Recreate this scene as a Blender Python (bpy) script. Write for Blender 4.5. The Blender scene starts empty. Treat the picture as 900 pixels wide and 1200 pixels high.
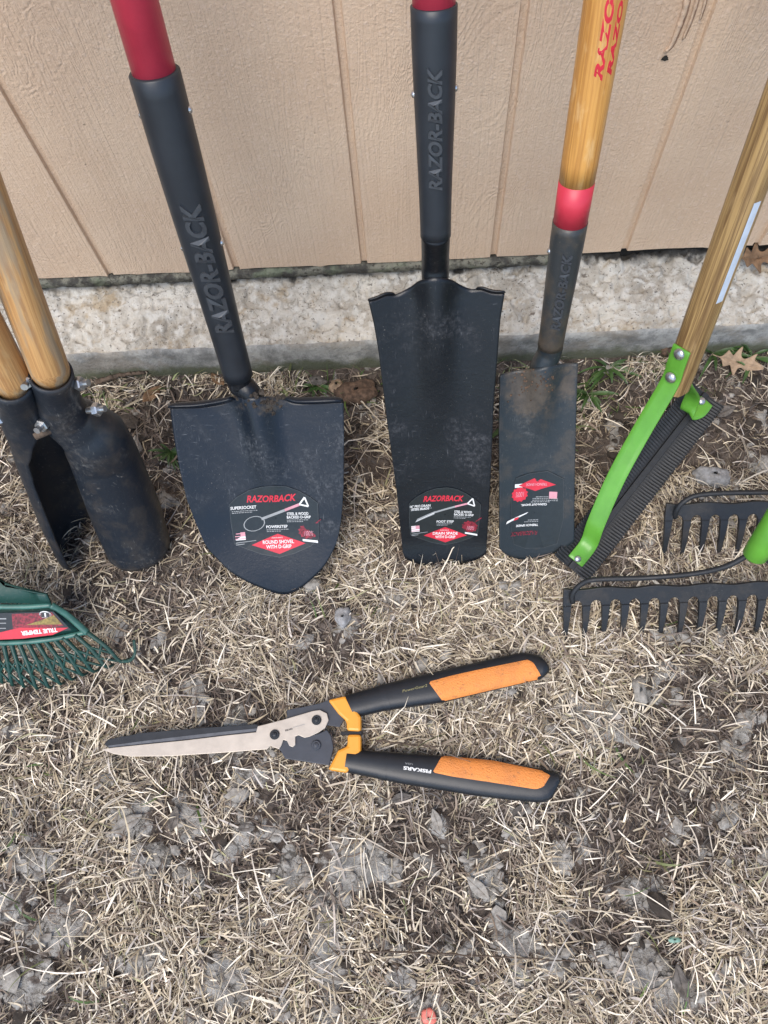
import bpy, math, random
import numpy as np
from mathutils import Vector, Matrix

random.seed(7)
RNG = np.random.default_rng(11)
COL = bpy.context.scene.collection
SC = bpy.context.scene

# ------------------------------------------------------------------ camera
H = 1.1
F = 900.0
R = np.array([[0.99872881, -0.03558067, -0.03570417],
              [-0.01975435, -0.92795453, 0.37216953],
              [-0.04637389, -0.37099112, -0.92747779]])
EYE = np.array([0, 0, H])
cam = bpy.data.cameras.new('camera')
cam.sensor_width = 36
cam.sensor_fit = 'AUTO'
cam.lens = 36 * F / 1200
cam.clip_start = 0.02
cam.clip_end = 200
co = bpy.data.objects.new('camera', cam)
COL.objects.link(co)
M3 = R @ np.diag([1, -1, -1])
m = Matrix([list(M3[i]) + [EYE[i]] for i in range(3)] + [[0, 0, 0, 1]])
co.matrix_world = m
SC.camera = co

# ------------------------------------------------------------------ light
SUN_EL, SUN_AZ = math.radians(60), math.radians(205)   # azimuth clockwise from +Y (the wall)
w = bpy.data.worlds.new("World")
SC.world = w
w.use_nodes = True
nt = w.node_tree
bg = nt.nodes['Background']
sky = nt.nodes.new('ShaderNodeTexSky')
sky.sky_type = 'NISHITA'
sky.sun_disc = False
sky.sun_elevation = SUN_EL
sky.sun_rotation = SUN_AZ
sky.air_density = 1.0
sky.dust_density = 1.0
sky.ozone_density = 1.0
nt.links.new(sky.outputs[0], bg.inputs[0])
bg.inputs[1].default_value = 0.11
sl = bpy.data.lights.new('sun', 'SUN')
sl.energy = 1.3
sl.angle = math.radians(38)
sl.color = (1.0, 0.93, 0.84)
so = bpy.data.objects.new('sun', sl)
COL.objects.link(so)
sd = Vector((math.sin(SUN_AZ) * math.cos(SUN_EL), math.cos(SUN_AZ) * math.cos(SUN_EL), math.sin(SUN_EL)))
so.rotation_euler = sd.to_track_quat('Z', 'Y').to_euler()
so.location = (0, -1, 3)
SC.view_settings.view_transform = 'Standard'
SC.view_settings.look = 'None'
SC.view_settings.gamma = 1
SC.view_settings.use_curve_mapping = False
SC.view_settings.exposure = 1.28
SC.cycles.use_denoising = True
SC.cycles.max_bounces = 6

# ------------------------------------------------------------------ surveying helpers
def ray(x, y): return R @ np.array([x - 450.0, y - 600.0, F])
def atz(x, y, z=0.0):
    d = ray(x, y); return EYE + d * (z - H) / d[2]
def atd(x, y, depth): return EYE + ray(x, y) * depth / F
def onp(x, y, P, n):
    d = ray(x, y); return EYE + d * (((P - EYE) @ n) / (d @ n))
def unit(v): v = np.asarray(v, float); return v / np.linalg.norm(v)
def sm(t): t = np.clip(t, 0, 1); return t * t * (3 - 2 * t)

_lat = {}
def vnoise(x, y, seed):
    if seed not in _lat: _lat[seed] = np.random.default_rng(1000 + seed).random((256, 256))
    L = _lat[seed]
    xi = np.floor(x).astype(int); yi = np.floor(y).astype(int)
    fx = x - xi; fy = y - yi
    fx = fx * fx * (3 - 2 * fx); fy = fy * fy * (3 - 2 * fy)
    a = L[xi & 255, yi & 255]; b = L[(xi + 1) & 255, yi & 255]
    c = L[xi & 255, (yi + 1) & 255]; d = L[(xi + 1) & 255, (yi + 1) & 255]
    return (a * (1 - fx) + b * fx) * (1 - fy) + (c * (1 - fx) + d * fx) * fy
def fbm(x, y, s, o=4, seed=0):
    x = np.asarray(x, float); y = np.asarray(y, float)
    v = 0; a = 1; t = 0
    for i in range(o):
        v = v + a * vnoise(x * s + 17.3 * i + 100, y * s + 9.1 * i + 100, seed + i); t += a; a *= .5; s *= 2.03
    return v / t            # 0..1

# ------------------------------------------------------------------ object helpers
ROOT = {}
def empty(name, loc, label, cat, group=None):
    o = bpy.data.objects.new(name, None); COL.objects.link(o)
    o.empty_display_size = .05
    o.location = [float(c) for c in loc]
    o['label'] = label; o['category'] = cat
    if group: o['group'] = group
    ROOT[o.name] = np.array(loc, float)
    return o
def origin_of(o):
    return ROOT.get(o.name, np.zeros(3)) if o is not None else np.zeros(3)
def mesh(name, V, Fs, mats, parent=None, smooth=True, fm=None, label=None, cat=None, group=None, kind=None, loc=None, sharp=None):
    V = np.asarray(V, float)
    base = origin_of(parent) if parent is not None else (np.array(loc, float) if loc is not None else np.zeros(3))
    me = bpy.data.meshes.new(name)
    me.from_pydata((V - base).tolist(), [], [list(map(int, f)) for f in Fs])
    if not isinstance(mats, (list, tuple)): mats = [mats]
    for mm in mats: me.materials.append(mm)
    if fm is not None: me.polygons.foreach_set('material_index', np.asarray(fm, np.int32))
    me.polygons.foreach_set('use_smooth', [smooth] * len(me.polygons))
    me.update()
    if smooth and sharp is not None: me.set_sharp_from_angle(angle=math.radians(sharp))
    o = bpy.data.objects.new(name, me); COL.objects.link(o)
    if parent is not None:
        o.parent = parent; ROOT[o.name] = base
    else:
        o.location = base.tolist(); ROOT[o.name] = base
    if label: o['label'] = label
    if cat: o['category'] = cat
    if group: o['group'] = group
    if kind: o['kind'] = kind
    return o

class MB:
    def __init__(s): s.V = []; s.F = []; s.M = []; s.n = 0
    def add(s, V, Fs, mi=0):
        V = np.asarray(V, float).reshape(-1, 3)
        s.V.append(V); s.F += [[i + s.n for i in f] for f in Fs]; s.M += [mi] * len(Fs); s.n += len(V)
    def out(s, name, mats, parent=None, **k):
        return mesh(name, np.vstack(s.V), s.F, mats, parent, fm=s.M, **k)

def grid_faces(nu, nv, closed_u=False, off=0):
    Fs = []
    for j in range(nv - 1):
        for i in range(nu if closed_u else nu - 1):
            i2 = (i + 1) % nu
            Fs.append((off + j * nu + i, off + j * nu + i2, off + (j + 1) * nu + i2, off + (j + 1) * nu + i))
    return Fs
def frames(P):
    P = np.asarray(P, float)
    T = np.gradient(P, axis=0); T /= np.linalg.norm(T, axis=1)[:, None]
    e1 = unit(EYE - P[0]); out = []
    for t in T:
        e1 = unit(e1 - (e1 @ t) * t); out.append((t, e1.copy(), np.cross(t, e1)))
    return out
def tube(P, r, nseg=24, cap=True, flat=1.0):
    P = np.asarray(P, float); r = np.broadcast_to(np.asarray(r, float), (len(P),))
    V = []; fr = frames(P)
    a = np.linspace(0, 2 * np.pi, nseg, endpoint=False)
    for p, rr, (t, e1, e2) in zip(P, r, fr):
        V.append(p + rr * (flat * np.cos(a)[:, None] * e1 + np.sin(a)[:, None] * e2))
    V = np.vstack(V); Fs = grid_faces(nseg, len(P), True)
    if cap:
        Fs.append(list(range(nseg))[::-1]); Fs.append([(len(P) - 1) * nseg + i for i in range(nseg)])
    return V, Fs
def polyl(pts, n, smooth=False):
    pts = np.asarray(pts, float)
    if smooth and len(pts) > 2:
        Q = []
        E = np.vstack([2 * pts[0] - pts[1], pts, 2 * pts[-1] - pts[-2]])
        for i in range(1, len(E) - 2):
            for t in np.linspace(0, 1, 12, endpoint=False):
                p0, p1, p2, p3 = E[i - 1:i + 3]
                Q.append(.5 * (2 * p1 + (p2 - p0) * t + (2 * p0 - 5 * p1 + 4 * p2 - p3) * t * t + (3 * p1 - p0 - 3 * p2 + p3) * t ** 3))
        Q.append(pts[-1]); pts = np.array(Q)
    s = np.concatenate([[0], np.cumsum(np.linalg.norm(np.diff(pts, axis=0), axis=1))])
    t = np.linspace(0, s[-1], n)
    return np.stack([np.interp(t, s, pts[:, k]) for k in range(pts.shape[1])], 1)
def box(c, ex, ey, ez, sx, sy, sz):
    c = np.asarray(c, float)
    V = [c + ex * sx * a + ey * sy * b + ez * sz * d for d in (-.5, .5) for b in (-.5, .5) for a in (-.5, .5)]
    return V, [(0, 2, 3, 1), (4, 5, 7, 6), (0, 1, 5, 4), (2, 6, 7, 3), (0, 4, 6, 2), (1, 3, 7, 5)]
def bevel(o, wdt, seg=2, angle=40):
    b = o.modifiers.new('bevel', 'BEVEL'); b.width = wdt; b.segments = seg; b.limit_method = 'ANGLE'; b.angle_limit = math.radians(angle)
    return o
def thick(o, t, off=-1):
    s = o.modifiers.new('solid', 'SOLIDIFY'); s.thickness = t; s.offset = off; return o
def text2d(s, size, shear=0.0, bold=0.0, extrude=0.0, spacing=1.0, sx=1.0):
    cu = bpy.data.curves.new('t', 'FONT'); cu.body = s; cu.size = size; cu.shear = shear; cu.offset = bold * size
    cu.align_x = 'CENTER'; cu.align_y = 'CENTER'; cu.extrude = extrude; cu.resolution_u = 3; cu.space_character = spacing
    ob = bpy.data.objects.new('t', cu); COL.objects.link(ob)
    bpy.context.view_layer.update()
    me = bpy.data.meshes.new_from_object(ob)
    V = np.array([v.co[:] for v in me.vertices]); Fs = [list(p.vertices) for p in me.polygons]
    bpy.data.objects.remove(ob); bpy.data.curves.remove(cu); bpy.data.meshes.remove(me)
    if len(V): V[:, 0] *= sx
    return V, Fs

# ------------------------------------------------------------------ materials
class NM:
    def __init__(s, name):
        s.m = bpy.data.materials.new(name); s.m.use_nodes = True; s.t = s.m.node_tree
        s.b = s.t.nodes['Principled BSDF']; s.co = s.t.nodes.new('ShaderNodeTexCoord').outputs['Object']
    def n(s, k, **kw):
        x = s.t.nodes.new(k)
        for a, v in kw.items(): setattr(x, a, v)
        return x
    def lk(s, a, b): s.t.links.new(a, b)
    def mapping(s, sc=(1, 1, 1), rot=(0, 0, 0)):
        x = s.n('ShaderNodeMapping'); x.inputs['Scale'].default_value = sc; x.inputs['Rotation'].default_value = rot
        s.lk(s.co, x.inputs[0]); return x.outputs[0]
    def noise(s, scale, detail=4, rough=.5, vec=None, dist=0):
        x = s.n('ShaderNodeTexNoise'); x.inputs['Scale'].default_value = scale; x.inputs['Detail'].default_value = detail
        x.inputs['Roughness'].default_value = rough; x.inputs['Distortion'].default_value = dist
        s.lk(vec if vec is not None else s.co, x.inputs['Vector']); return x.outputs['Fac']
    def vor(s, scale, vec=None, feature='F1', out='Distance'):
        x = s.n('ShaderNodeTexVoronoi'); x.inputs['Scale'].default_value = scale; x.feature = feature
        s.lk(vec if vec is not None else s.co, x.inputs['Vector']); return x.outputs[out]
    def ramp(s, fac, lo, hi, a=0.0, b=1.0):
        x = s.n('ShaderNodeMapRange'); x.interpolation_type = 'SMOOTHSTEP'
        x.inputs['From Min'].default_value = lo; x.inputs['From Max'].default_value = hi
        x.inputs['To Min'].default_value = a; x.inputs['To Max'].default_value = b
        s.lk(fac, x.inputs['Value']); return x.outputs[0]
    def mix(s, fac, a, b, blend='MIX'):
        x = s.n('ShaderNodeMix', data_type='RGBA', blend_type=blend)
        for sk, v in ((x.inputs[0], fac), (x.inputs[6], a), (x.inputs[7], b)):
            if isinstance(v, (int, float)): sk.default_value = v
            elif isinstance(v, tuple): sk.default_value = v if len(v) == 4 else (*v, 1)
            else: s.lk(v, sk)
        return x.outputs[2]
    def math(s, op, a, b=0.0):
        x = s.n('ShaderNodeMath', operation=op)
        for sk, v in zip(x.inputs, (a, b)):
            if isinstance(v, (int, float)): sk.default_value = v
            else: s.lk(v, sk)
        return x.outputs[0]
    def fin(s, col, rough=.6, metal=0.0, height=None, dist=.001, strength=1.0, spec=None):
        for key, v in (('Base Color', col), ('Roughness', rough), ('Metallic', metal)):
            sk = s.b.inputs[key]
            if isinstance(v, tuple): sk.default_value = (*v[:3], 1)
            elif isinstance(v, (int, float)): sk.default_value = v
            else: s.lk(v, sk)
        if spec is not None: s.b.inputs['Specular IOR Level'].default_value = spec
        if height is not None:
            bp = s.n('ShaderNodeBump'); bp.inputs['Distance'].default_value = dist; bp.inputs['Strength'].default_value = strength
            s.lk(height, bp.inputs['Height']); s.lk(bp.outputs[0], s.b.inputs['Normal'])
        return s.m

def plain(name, c, rough=.5, metal=0, var=.12, scale=60, bump=.0002):
    k = NM(name); f = k.noise(scale, 5, .6)
    c2 = tuple(v * (1 - var * 2) for v in c)
    return k.fin(k.mix(k.ramp(f, .3, .7), c2, c), rough, metal, f, bump)

def painted_steel(name, base, dust, amount, dirt=0.0, rough=.42):
    k = NM(name)
    f1 = k.noise(9, 5, .6, dist=.6); f2 = k.noise(160, 4, .7)
    scr = k.noise(1, 4, .6, vec=k.mapping((500, 60, 90), (.3, .2, .9)))
    scr2 = k.noise(1, 4, .6, vec=k.mapping((70, 420, 120), (.2, .5, -.5)))
    d = k.math('MULTIPLY', k.ramp(f1, .48, .80), k.ramp(f2, .40, .78))
    d = k.math('ADD', d, k.math('MULTIPLY', k.math('MULTIPLY', k.ramp(scr, .60, .78), k.ramp(f1, .40, .62)), .8))
    d = k.math('ADD', d, k.math('MULTIPLY', k.math('MULTIPLY', k.ramp(scr2, .60, .78), k.ramp(k.noise(13, 4, .6), .45, .65)), .8))
    d = k.math('MULTIPLY', d, amount)
    c = k.mix(d, base, dust)
    sp = k.math('MULTIPLY', k.ramp(k.noise(420, 3, .6), .63, .75), k.ramp(k.noise(17, 5, .7), .44, .66))
    c = k.mix(k.math('MULTIPLY', sp, .5 * min(1, amount * 2)), c, (.30, .28, .25))
    at = k.n('ShaderNodeAttribute'); at.attribute_name = 'mud'
    mm = k.math('ADD', at.outputs['Fac'], k.math('MULTIPLY', k.math('SUBTRACT', k.noise(75, 6, .7), .5), 1.1))
    mm = k.math('MULTIPLY', k.ramp(mm, .45, .75), .85)
    c = k.mix(k.math('MULTIPLY', mm, k.ramp(at.outputs['Fac'], .02, .1)), c, k.mix(k.noise(90, 5, .7), (.012, .010, .009), (.13, .105, .078)))
    if dirt:
        m_ = k.math('MULTIPLY', k.ramp(k.noise(22, 6, .65), .5 - dirt * .1, .62), dirt)
        c = k.mix(m_, c, (.10, .078, .055))
    rr = k.ramp(f1, .3, .8, rough - .08, rough + .2)
    return k.fin(c, rr, 0.0, k.math('ADD', f2, k.noise(14, 3)), .00035, spec=.38)

M = {}
M['steel_blue'] = painted_steel('navy_black_paint', (.006, .0105, .018), (.20, .21, .225), .62, rough=.36)
M['steel_black'] = painted_steel('satin_black_paint', (.004, .006, .009), (.17, .17, .18), .55, rough=.36)
M['steel_worn'] = painted_steel('worn_black_paint', (.018, .025, .030), (.15, .15, .145), .62, dirt=.25)
M['steel_digger'] = painted_steel('scuffed_black_paint', (.012, .017, .025), (.24, .23, .21), 1.05, dirt=.2)
M['steel_rake'] = painted_steel('grey_black_paint', (.016, .018, .021), (.11, .11, .105), .35, dirt=.15, rough=.5)
M['sleeve'] = plain('grey_black_plastic', (.020, .025, .032), .42, 0, .12, 40)
M['sleeve_glint'] = plain('glint_grey_plastic', (.05, .056, .064), .38, 0, .1, 60)  # lighter sleeve grey: glints and wear of raised letters put into the colour
M['sleeve_socket'] = painted_steel('dusty_steel_socket', (.032, .037, .040), (.17, .15, .12), .6, dirt=.4)
M['red_fibre'] = plain('red_fibreglass', (.68, .055, .095), .38, 0, .07, 30)
M['red_paint'] = plain('red_paint', (.56, .035, .062), .42, 0, .05, 30)
M['dirt'] = plain('dried_soil', (.060, .047, .036), .95, 0, .3, 80, .002)
M['zinc'] = plain('zinc_plated', (.55, .56, .57), .32, .9, .15, 90)
M['galv'] = plain('bright_rivet', (.7, .7, .7), .25, .9, .1, 90)
M['green_paint'] = plain('lime_green_paint', (.11, .335, .035), .34, 0, .08, 30)
M['rubber'] = plain('ribbed_black_steel', (.014, .016, .019), .55, 0, .2, 90)
M['poly_green'] = painted_steel('dark_green_plastic', (.009, .050, .040), (.15, .15, .12), .8, rough=.45)
M['poly_green_light'] = plain('green_plastic_edge', (.05, .16, .13), .4, 0, .2, 60)
M['silver'] = plain('brushed_steel_blade', (.56, .49, .41), .38, .35, .08, 50)
M['dark_blade'] = plain('coated_dark_blade', (.024, .027, .032), .38, .2, .15, 60)
M['bevel_edge'] = plain('ground_blade_edge', (.20, .20, .20), .3, .8, .15, 60)
M['grip_black'] = plain('black_grip_plastic', (.010, .013, .018), .42, 0, .15, 70)
M['gear_grey'] = plain('grey_gear_cover', (.040, .046, .060), .5, 0, .1, 60)
M['orange_hard'] = plain('yellow_orange_plastic', (.78, .33, .035), .38, 0, .04, 30)
M['white_ink'] = plain('white_ink', (.72, .72, .70), .5, 0, .05, 80, 0)
M['grey_ink'] = plain('grey_ink', (.30, .31, .31), .5, 0, .1, 80, 0)
M['red_ink'] = plain('red_ink', (.60, .022, .045), .45, 0, .08, 80, 0)
M['dark_red_ink'] = plain('dark_red_ink', (.30, .015, .035), .45, 0, .4, 300, 0)
M['pink_ink'] = plain('pink_ink', (.62, .28, .33), .5, 0, .1, 80, 0)
M['gold_ink'] = plain('gold_ink', (.30, .27, .12), .45, 0, .1, 80, 0)
M['black_ink'] = plain('black_ink', (.02, .02, .025), .5, 0, .1, 80, 0)
M['sticker_bg'] = plain('black_label_film', (.011, .016, .018), .34, 0, .12, 120, .0001)
M['sticker_edge'] = plain('label_film_edge', (.045, .052, .056), .4, 0, .2, 200, 0)
M['label_white'] = plain('pale_blue_label', (.60, .70, .82), .4, 0, .08, 60)
M['olive_ink'] = plain('olive_picture_ink', (.30, .22, .05), .5, 0, .3, 200, 0)
M['leaf_brown'] = plain('dry_oak_leaf', (.23, .135, .07), .8, 0, .25, 90, .001)
M['leaf_tan'] = plain('dry_tan_leaf', (.40, .28, .18), .8, 0, .2, 90, .001)
M['leaf_grey'] = plain('weathered_grey_leaf', (.17, .15, .13), .85, 0, .3, 120, .001)
M['bark'] = plain('bark_chip', (.16, .10, .065), .9, 0, .35, 120, .002)
M['clay'] = plain('dried_grey_clay', (.36, .335, .295), .95, 0, .22, 130, .002)
M['stone'] = plain('pale_grey_stone', (.34, .335, .33), .9, 0, .2, 150, .002)
M['twig'] = plain('grey_twig', (.12, .085, .06), .9, 0, .3, 150, .001)
M['pink_chip'] = plain('coral_pink_plastic', (.80, .22, .17), .5, 0, .06, 60)
M['mint_chip'] = plain('mint_green_plastic', (.22, .38, .30), .5, 0, .1, 60)
M['weed'] = plain('weed_leaf', (.060, .125, .030), .5, 0, .25, 60, .0005)
M['black_rubber'] = plain('black_bumper_rubber', (.015, .015, .017), .7)

def wood(name, light, dark, mottle, grain=1.0, worn=None):
    k = NM(name)
    at = k.n('ShaderNodeAttribute'); at.attribute_name = 'tc'; k.co = at.outputs['Vector']
    g = k.noise(1, 5, .6, vec=k.mapping((420, 420, 9)), dist=.3)
    g2 = k.noise(1, 3, .5, vec=k.mapping((110, 110, 3.5)))
    f = k.math('ADD', k.math('MULTIPLY', g, .60), k.math('MULTIPLY', g2, .50))
    c = k.mix(k.ramp(f, .44, .66), dark, light)
    c = k.mix(k.math('MULTIPLY', k.ramp(k.noise(1, 5, .65, vec=k.mapping((55, 55, 16))), .52, .70), .6), c, mottle)
    c = k.mix(k.math('MULTIPLY', k.ramp(k.noise(1, 3, .7, vec=k.mapping((600, 600, 30))), .66, .74), .5), c, tuple(v * .45 for v in dark))
    if worn: c = k.mix(k.math('MULTIPLY', k.ramp(k.noise(1, 4, .6, vec=k.mapping((40, 40, 6))), .50, .60), .7), c, worn)
    return k.fin(c, k.ramp(g, .3, .7, .46, .32), 0, g, .0005 * grain)
def set_tc(o, A, B):
    ax = unit(B - A); e1 = unit(np.cross(ax, [.3, 1, .2])); e2 = np.cross(ax, e1); n = len(o.data.vertices)
    c = np.empty(n * 3, np.float32); o.data.vertices.foreach_get('co', c); c = c.reshape(-1, 3) + origin_of(o) - A
    t = np.stack([c @ e1, c @ e2, c @ ax], 1).astype(np.float32)
    a = o.data.attributes.new('tc', 'FLOAT_VECTOR', 'POINT'); a.data.foreach_set('vector', t.ravel())
    return o
def set_mud(o, val):
    a = o.data.attributes.new('mud', 'FLOAT', 'POINT'); a.data.foreach_set('value', np.asarray(val, np.float32).ravel())
M['wood_gold'] = wood('varnished_ash', (.62, .32, .085), (.42, .19, .045), (.70, .47, .22))
M['wood_oak'] = wood('grained_oak', (.40, .265, .11), (.15, .085, .032), (.33, .22, .10), 1.5)
M['wood_digger'] = wood('weathered_ash', (.58, .33, .13), (.38, .19, .07), (.60, .42, .22), 1.5, worn=(.33, .27, .19))

def grip_orange():
    k = NM('orange_soft_grip')
    f = k.noise(30, 5, .6); d = k.ramp(f, .45, .72)
    c = k.mix(k.math('MULTIPLY', d, .38), (.72, .25, .055), (.33, .13, .05))
    c = k.mix(k.math('MULTIPLY', k.ramp(k.noise(200, 3), .58, .72), .4), c, (.16, .09, .05))
    return k.fin(c, .66, 0, k.math('ADD', k.noise(420, 3, .6), k.vor(500)), .0006)
M['orange_soft'] = grip_orange()

def siding_mat():
    k = NM('painted_rough_sawn_siding')
    # stipple, ring grain and pits in the wall plane (x, z)
    st = k.noise(330, 3, .6)
    st2 = k.noise(1, 3, .55, vec=k.mapping((240, 60, 260)))
    wv = k.noise(1, 4, .5, vec=k.mapping((150, 20, 5)), dist=.9)
    big = k.noise(1, 4, .55, vec=k.mapping((9, 5, 3)), dist=.8)
    reg = k.ramp(k.noise(5, 3), .40, .62)
    rings = k.n('ShaderNodeMath', operation='SINE')
    mul = k.math('MULTIPLY', big, 190.0); k.lk(mul, rings.inputs[0])
    h = k.math('MULTIPLY', st, .9)
    h = k.math('ADD', h, k.math('MULTIPLY', st2, .55))
    h = k.math('ADD', h, k.math('MULTIPLY', wv, 1.5))
    h = k.math('ADD', h, k.math('MULTIPLY', k.math('MULTIPLY', rings.outputs[0], .16), reg))
    pit = k.ramp(k.vor(70), .05, .16)
    gate = k.ramp(k.noise(11, 3), .56, .66)
    pith = k.math('MULTIPLY', k.math('SUBTRACT', 1.0, pit), gate)
    h = k.math('SUBTRACT', h, k.math('MULTIPLY', pith, .8))
    c = k.mix(k.ramp(k.noise(6, 5, .6), .3, .7), (.590, .432, .305), (.640, .486, .350))
    c = k.mix(k.math('MULTIPLY', k.ramp(st2, .55, .70), .35), c, (.74, .59, .48))
    c = k.mix(k.math('MULTIPLY', pith, .25), c, (.28, .19, .13))
    return k.fin(c, .62, 0, h, .0016, .75, spec=.3)
M['siding'] = siding_mat()

def ledge_mat():
    k = NM('rough_limewashed_concrete')
    base = k.mix(k.ramp(k.noise(14, 6, .65), .35, .65), (.34, .31, .26), (.56, .53, .465))
    base = k.mix(k.ramp(k.noise(60, 4, .6), .45, .62), base, (.55, .53, .48))
    base = k.mix(k.math('MULTIPLY', k.ramp(k.noise(11, 5, .65), .55, .66), .8), base, (.34, .26, .16))
    sp = k.ramp(k.noise(230, 2, .5), .63, .70)
    base = k.mix(k.math('MULTIPLY', sp, .8), base, (.10, .09, .075))
    sp2 = k.math('MULTIPLY', k.ramp(k.noise(75, 3, .6), .66, .72), .85)
    base = k.mix(sp2, base, (.12, .10, .08))
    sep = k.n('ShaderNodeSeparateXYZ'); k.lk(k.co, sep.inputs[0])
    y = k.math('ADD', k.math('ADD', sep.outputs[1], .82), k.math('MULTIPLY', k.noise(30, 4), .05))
    base = k.mix(k.math('MULTIPLY', k.ramp(y, .840, .850), .93), base, (.03, .027, .022))  # shade of the gap under the siding, painted into the ledge colour
    base = k.mix(k.math('MULTIPLY', k.ramp(k.noise(28, 5, .7, dist=1.5), .60, .66), .55), base, (.20, .18, .14))
    hh = k.math('ADD', k.noise(120, 5, .7), k.math('MULTIPLY', k.noise(35, 3), 1.2))
    return k.fin(base, .95, 0, hh, .004)
M['ledge'] = ledge_mat()
def face_mat():
    k = NM('grey_cast_concrete')
    base = k.mix(k.ramp(k.noise(26, 7, .72), .38, .62), (.20, .20, .19), (.40, .395, .37))
    base = k.mix(k.math('MULTIPLY', k.ramp(k.noise(9, 5, .7), .5, .62), .5), base, (.24, .20, .15))
    sep = k.n('ShaderNodeSeparateXYZ'); k.lk(k.co, sep.inputs[0])
    z = k.math('ADD', sep.outputs[2], k.math('MULTIPLY', k.noise(24, 6, .7), .055))
    base = k.mix(k.ramp(z, .066, .044, 0, .85), base, (.095, .105, .055))
    base = k.mix(k.math('MULTIPLY', k.ramp(k.noise(220, 2), .62, .7), .4), base, (.12, .12, .11))
    return k.fin(base, .9, 0, k.noise(150, 5, .7), .0018)
M['face'] = face_mat()
def strip_mat():
    k = NM('mossy_sill')
    c = k.mix(k.ramp(k.noise(45, 5, .65), .4, .6), (.05, .047, .04), (.17, .165, .13))
    c = k.mix(k.ramp(k.noise(160, 3), .55, .65), c, (.05, .045, .035))
    c = k.mix(k.math('MULTIPLY', k.ramp(k.noise(18, 4), .55, .65), .6), c, (.17, .20, .13))
    return k.fin(c, .95, 0, k.noise(150, 4), .004)
M['strip'] = strip_mat()
M['crack'] = plain('weathered_wood_crack', (.33, .21, .14), .9)
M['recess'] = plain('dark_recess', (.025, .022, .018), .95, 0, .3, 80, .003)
def soil_mat():
    k = NM('damp_soil_and_grey_clay')
    at = k.n('ShaderNodeAttribute'); at.attribute_name = 'clay'
    soil = k.mix(k.ramp(k.noise(40, 6, .65), .35, .65), (.060, .045, .036), (.150, .120, .098))
    clay = k.mix(k.ramp(k.noise(50, 6, .7), .35, .7), (.24, .225, .20), (.52, .50, .455))
    wn = k.n('ShaderNodeTexNoise'); wn.inputs['Scale'].default_value = 45; wn.inputs['Detail'].default_value = 5; k.lk(k.co, wn.inputs['Vector'])
    wv = k.n('ShaderNodeVectorMath', operation='MULTIPLY_ADD'); k.lk(wn.outputs['Color'], wv.inputs[0]); wv.inputs[1].default_value = (.035, .035, .035); k.lk(k.co, wv.inputs[2])
    crack = k.ramp(k.vor(34, vec=wv.outputs[0], feature='DISTANCE_TO_EDGE'), .01, .06)
    crack = k.math('MAXIMUM', crack, k.ramp(k.noise(26, 4, .6), .52, .46))
    clay = k.mix(crack, (.11, .10, .085), clay)
    f = k.math('ADD', at.outputs['Fac'], k.math('MULTIPLY', k.math('SUBTRACT', k.noise(70, 4, .6), .5), .9))
    c = k.mix(k.ramp(f, .38, .58), soil, clay)
    return k.fin(c, .95, 0, k.math('ADD', k.noise(130, 6, .7), k.math('MULTIPLY', k.noise(380, 3, .6), .5)), .006)
M['soil'] = soil_mat()
def straw_mat():
    k = NM('dry_grass')
    at = k.n('ShaderNodeAttribute'); at.attribute_name = 'tint'
    c = k.mix(k.math('MULTIPLY', k.ramp(k.noise(150, 3), .5, .75), .4), at.outputs['Color'], (.16, .125, .09))
    m_ = k.fin(c, .55, 0)
    return m_
M['straw'] = straw_mat()
def green_mat():
    k = NM('green_grass')
    at = k.n('ShaderNodeAttribute'); at.attribute_name = 'tint'
    return k.fin(at.outputs['Color'], .5)
M['green_blades'] = green_mat()

# ================================================================== GROUND
GX = np.concatenate([-np.geomspace(60, 1.32, 24), np.linspace(-1.3, 1.3, 560), np.geomspace(1.32, 60, 24)])
GY = np.concatenate([-np.geomspace(60, .62, 26), np.linspace(-.6, .74, 300), np.array([.8, .9, 1.2, 2, 4, 8, 16, 30, 60])])
PATCH = [(150, 965, 36, 28), (182, 1006, 26, 16), (226, 962, 24, 20), (412, 1012, 46, 30), (168, 1122, 40, 20), (32, 1152, 36, 28), (266, 1156, 36, 34), (384, 1128, 24, 36),
         (340, 1022, 22, 26), (286, 972, 14, 20), (572, 1032, 24, 22), (604, 1104, 26, 22), (650, 1128, 22, 20), (760, 1044, 34, 24), (752, 1136, 30, 24), (796, 1160, 26, 22), (512, 962, 16, 14),
         (44, 1012, 32, 16), (62, 1092, 26, 14), (470, 1150, 20, 16), (706, 1120, 16, 20), (850, 960, 14, 12), (892, 1010, 16, 14), (408, 728, 14, 18), (750, 806, 9, 22), (500, 1180, 26, 18),
         (340, 656, 14, 8), (596, 690, 20, 12), (612, 672, 16, 9), (560, 690, 12, 10), (110, 940, 12, 14), (655, 1000, 14, 20), (186, 745, 10, 22), (800, 865, 12, 10), (880, 1120, 18, 14), (330, 1185, 22, 14), (225, 1195, 18, 12)]
PG = [(atz(a, b), c * .00128, d * .00128) for a, b, c, d in PATCH]
def clay_mask(x, y):
    x = np.asarray(x, float); y = np.asarray(y, float)
    wob = fbm(x, y, 34, 4, 40); m_ = np.zeros(x.shape)
    wx = x + .022 * (fbm(x, y, 45, 3, 41) - .5); wy = y + .022 * (fbm(x, y, 45, 3, 42) - .5)
    for p, a, b in PG:
        q = ((wx - p[0]) / (a * .85)) ** 2 + ((wy - p[1]) / (b * .85)) ** 2
        m_ = np.maximum(m_, 1.25 - q)
    out_ = sm((fbm(x, y, 16, 3, 43) + .25 * (fbm(x, y, 3, 2, 44) - .5) - .66) / .06) * sm((.5 - y) / .1)
    v = sm((m_ + 1.5 * (wob - .5)) / .55)
    return np.clip(np.maximum(v, .8 * out_), 0, 1)
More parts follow.
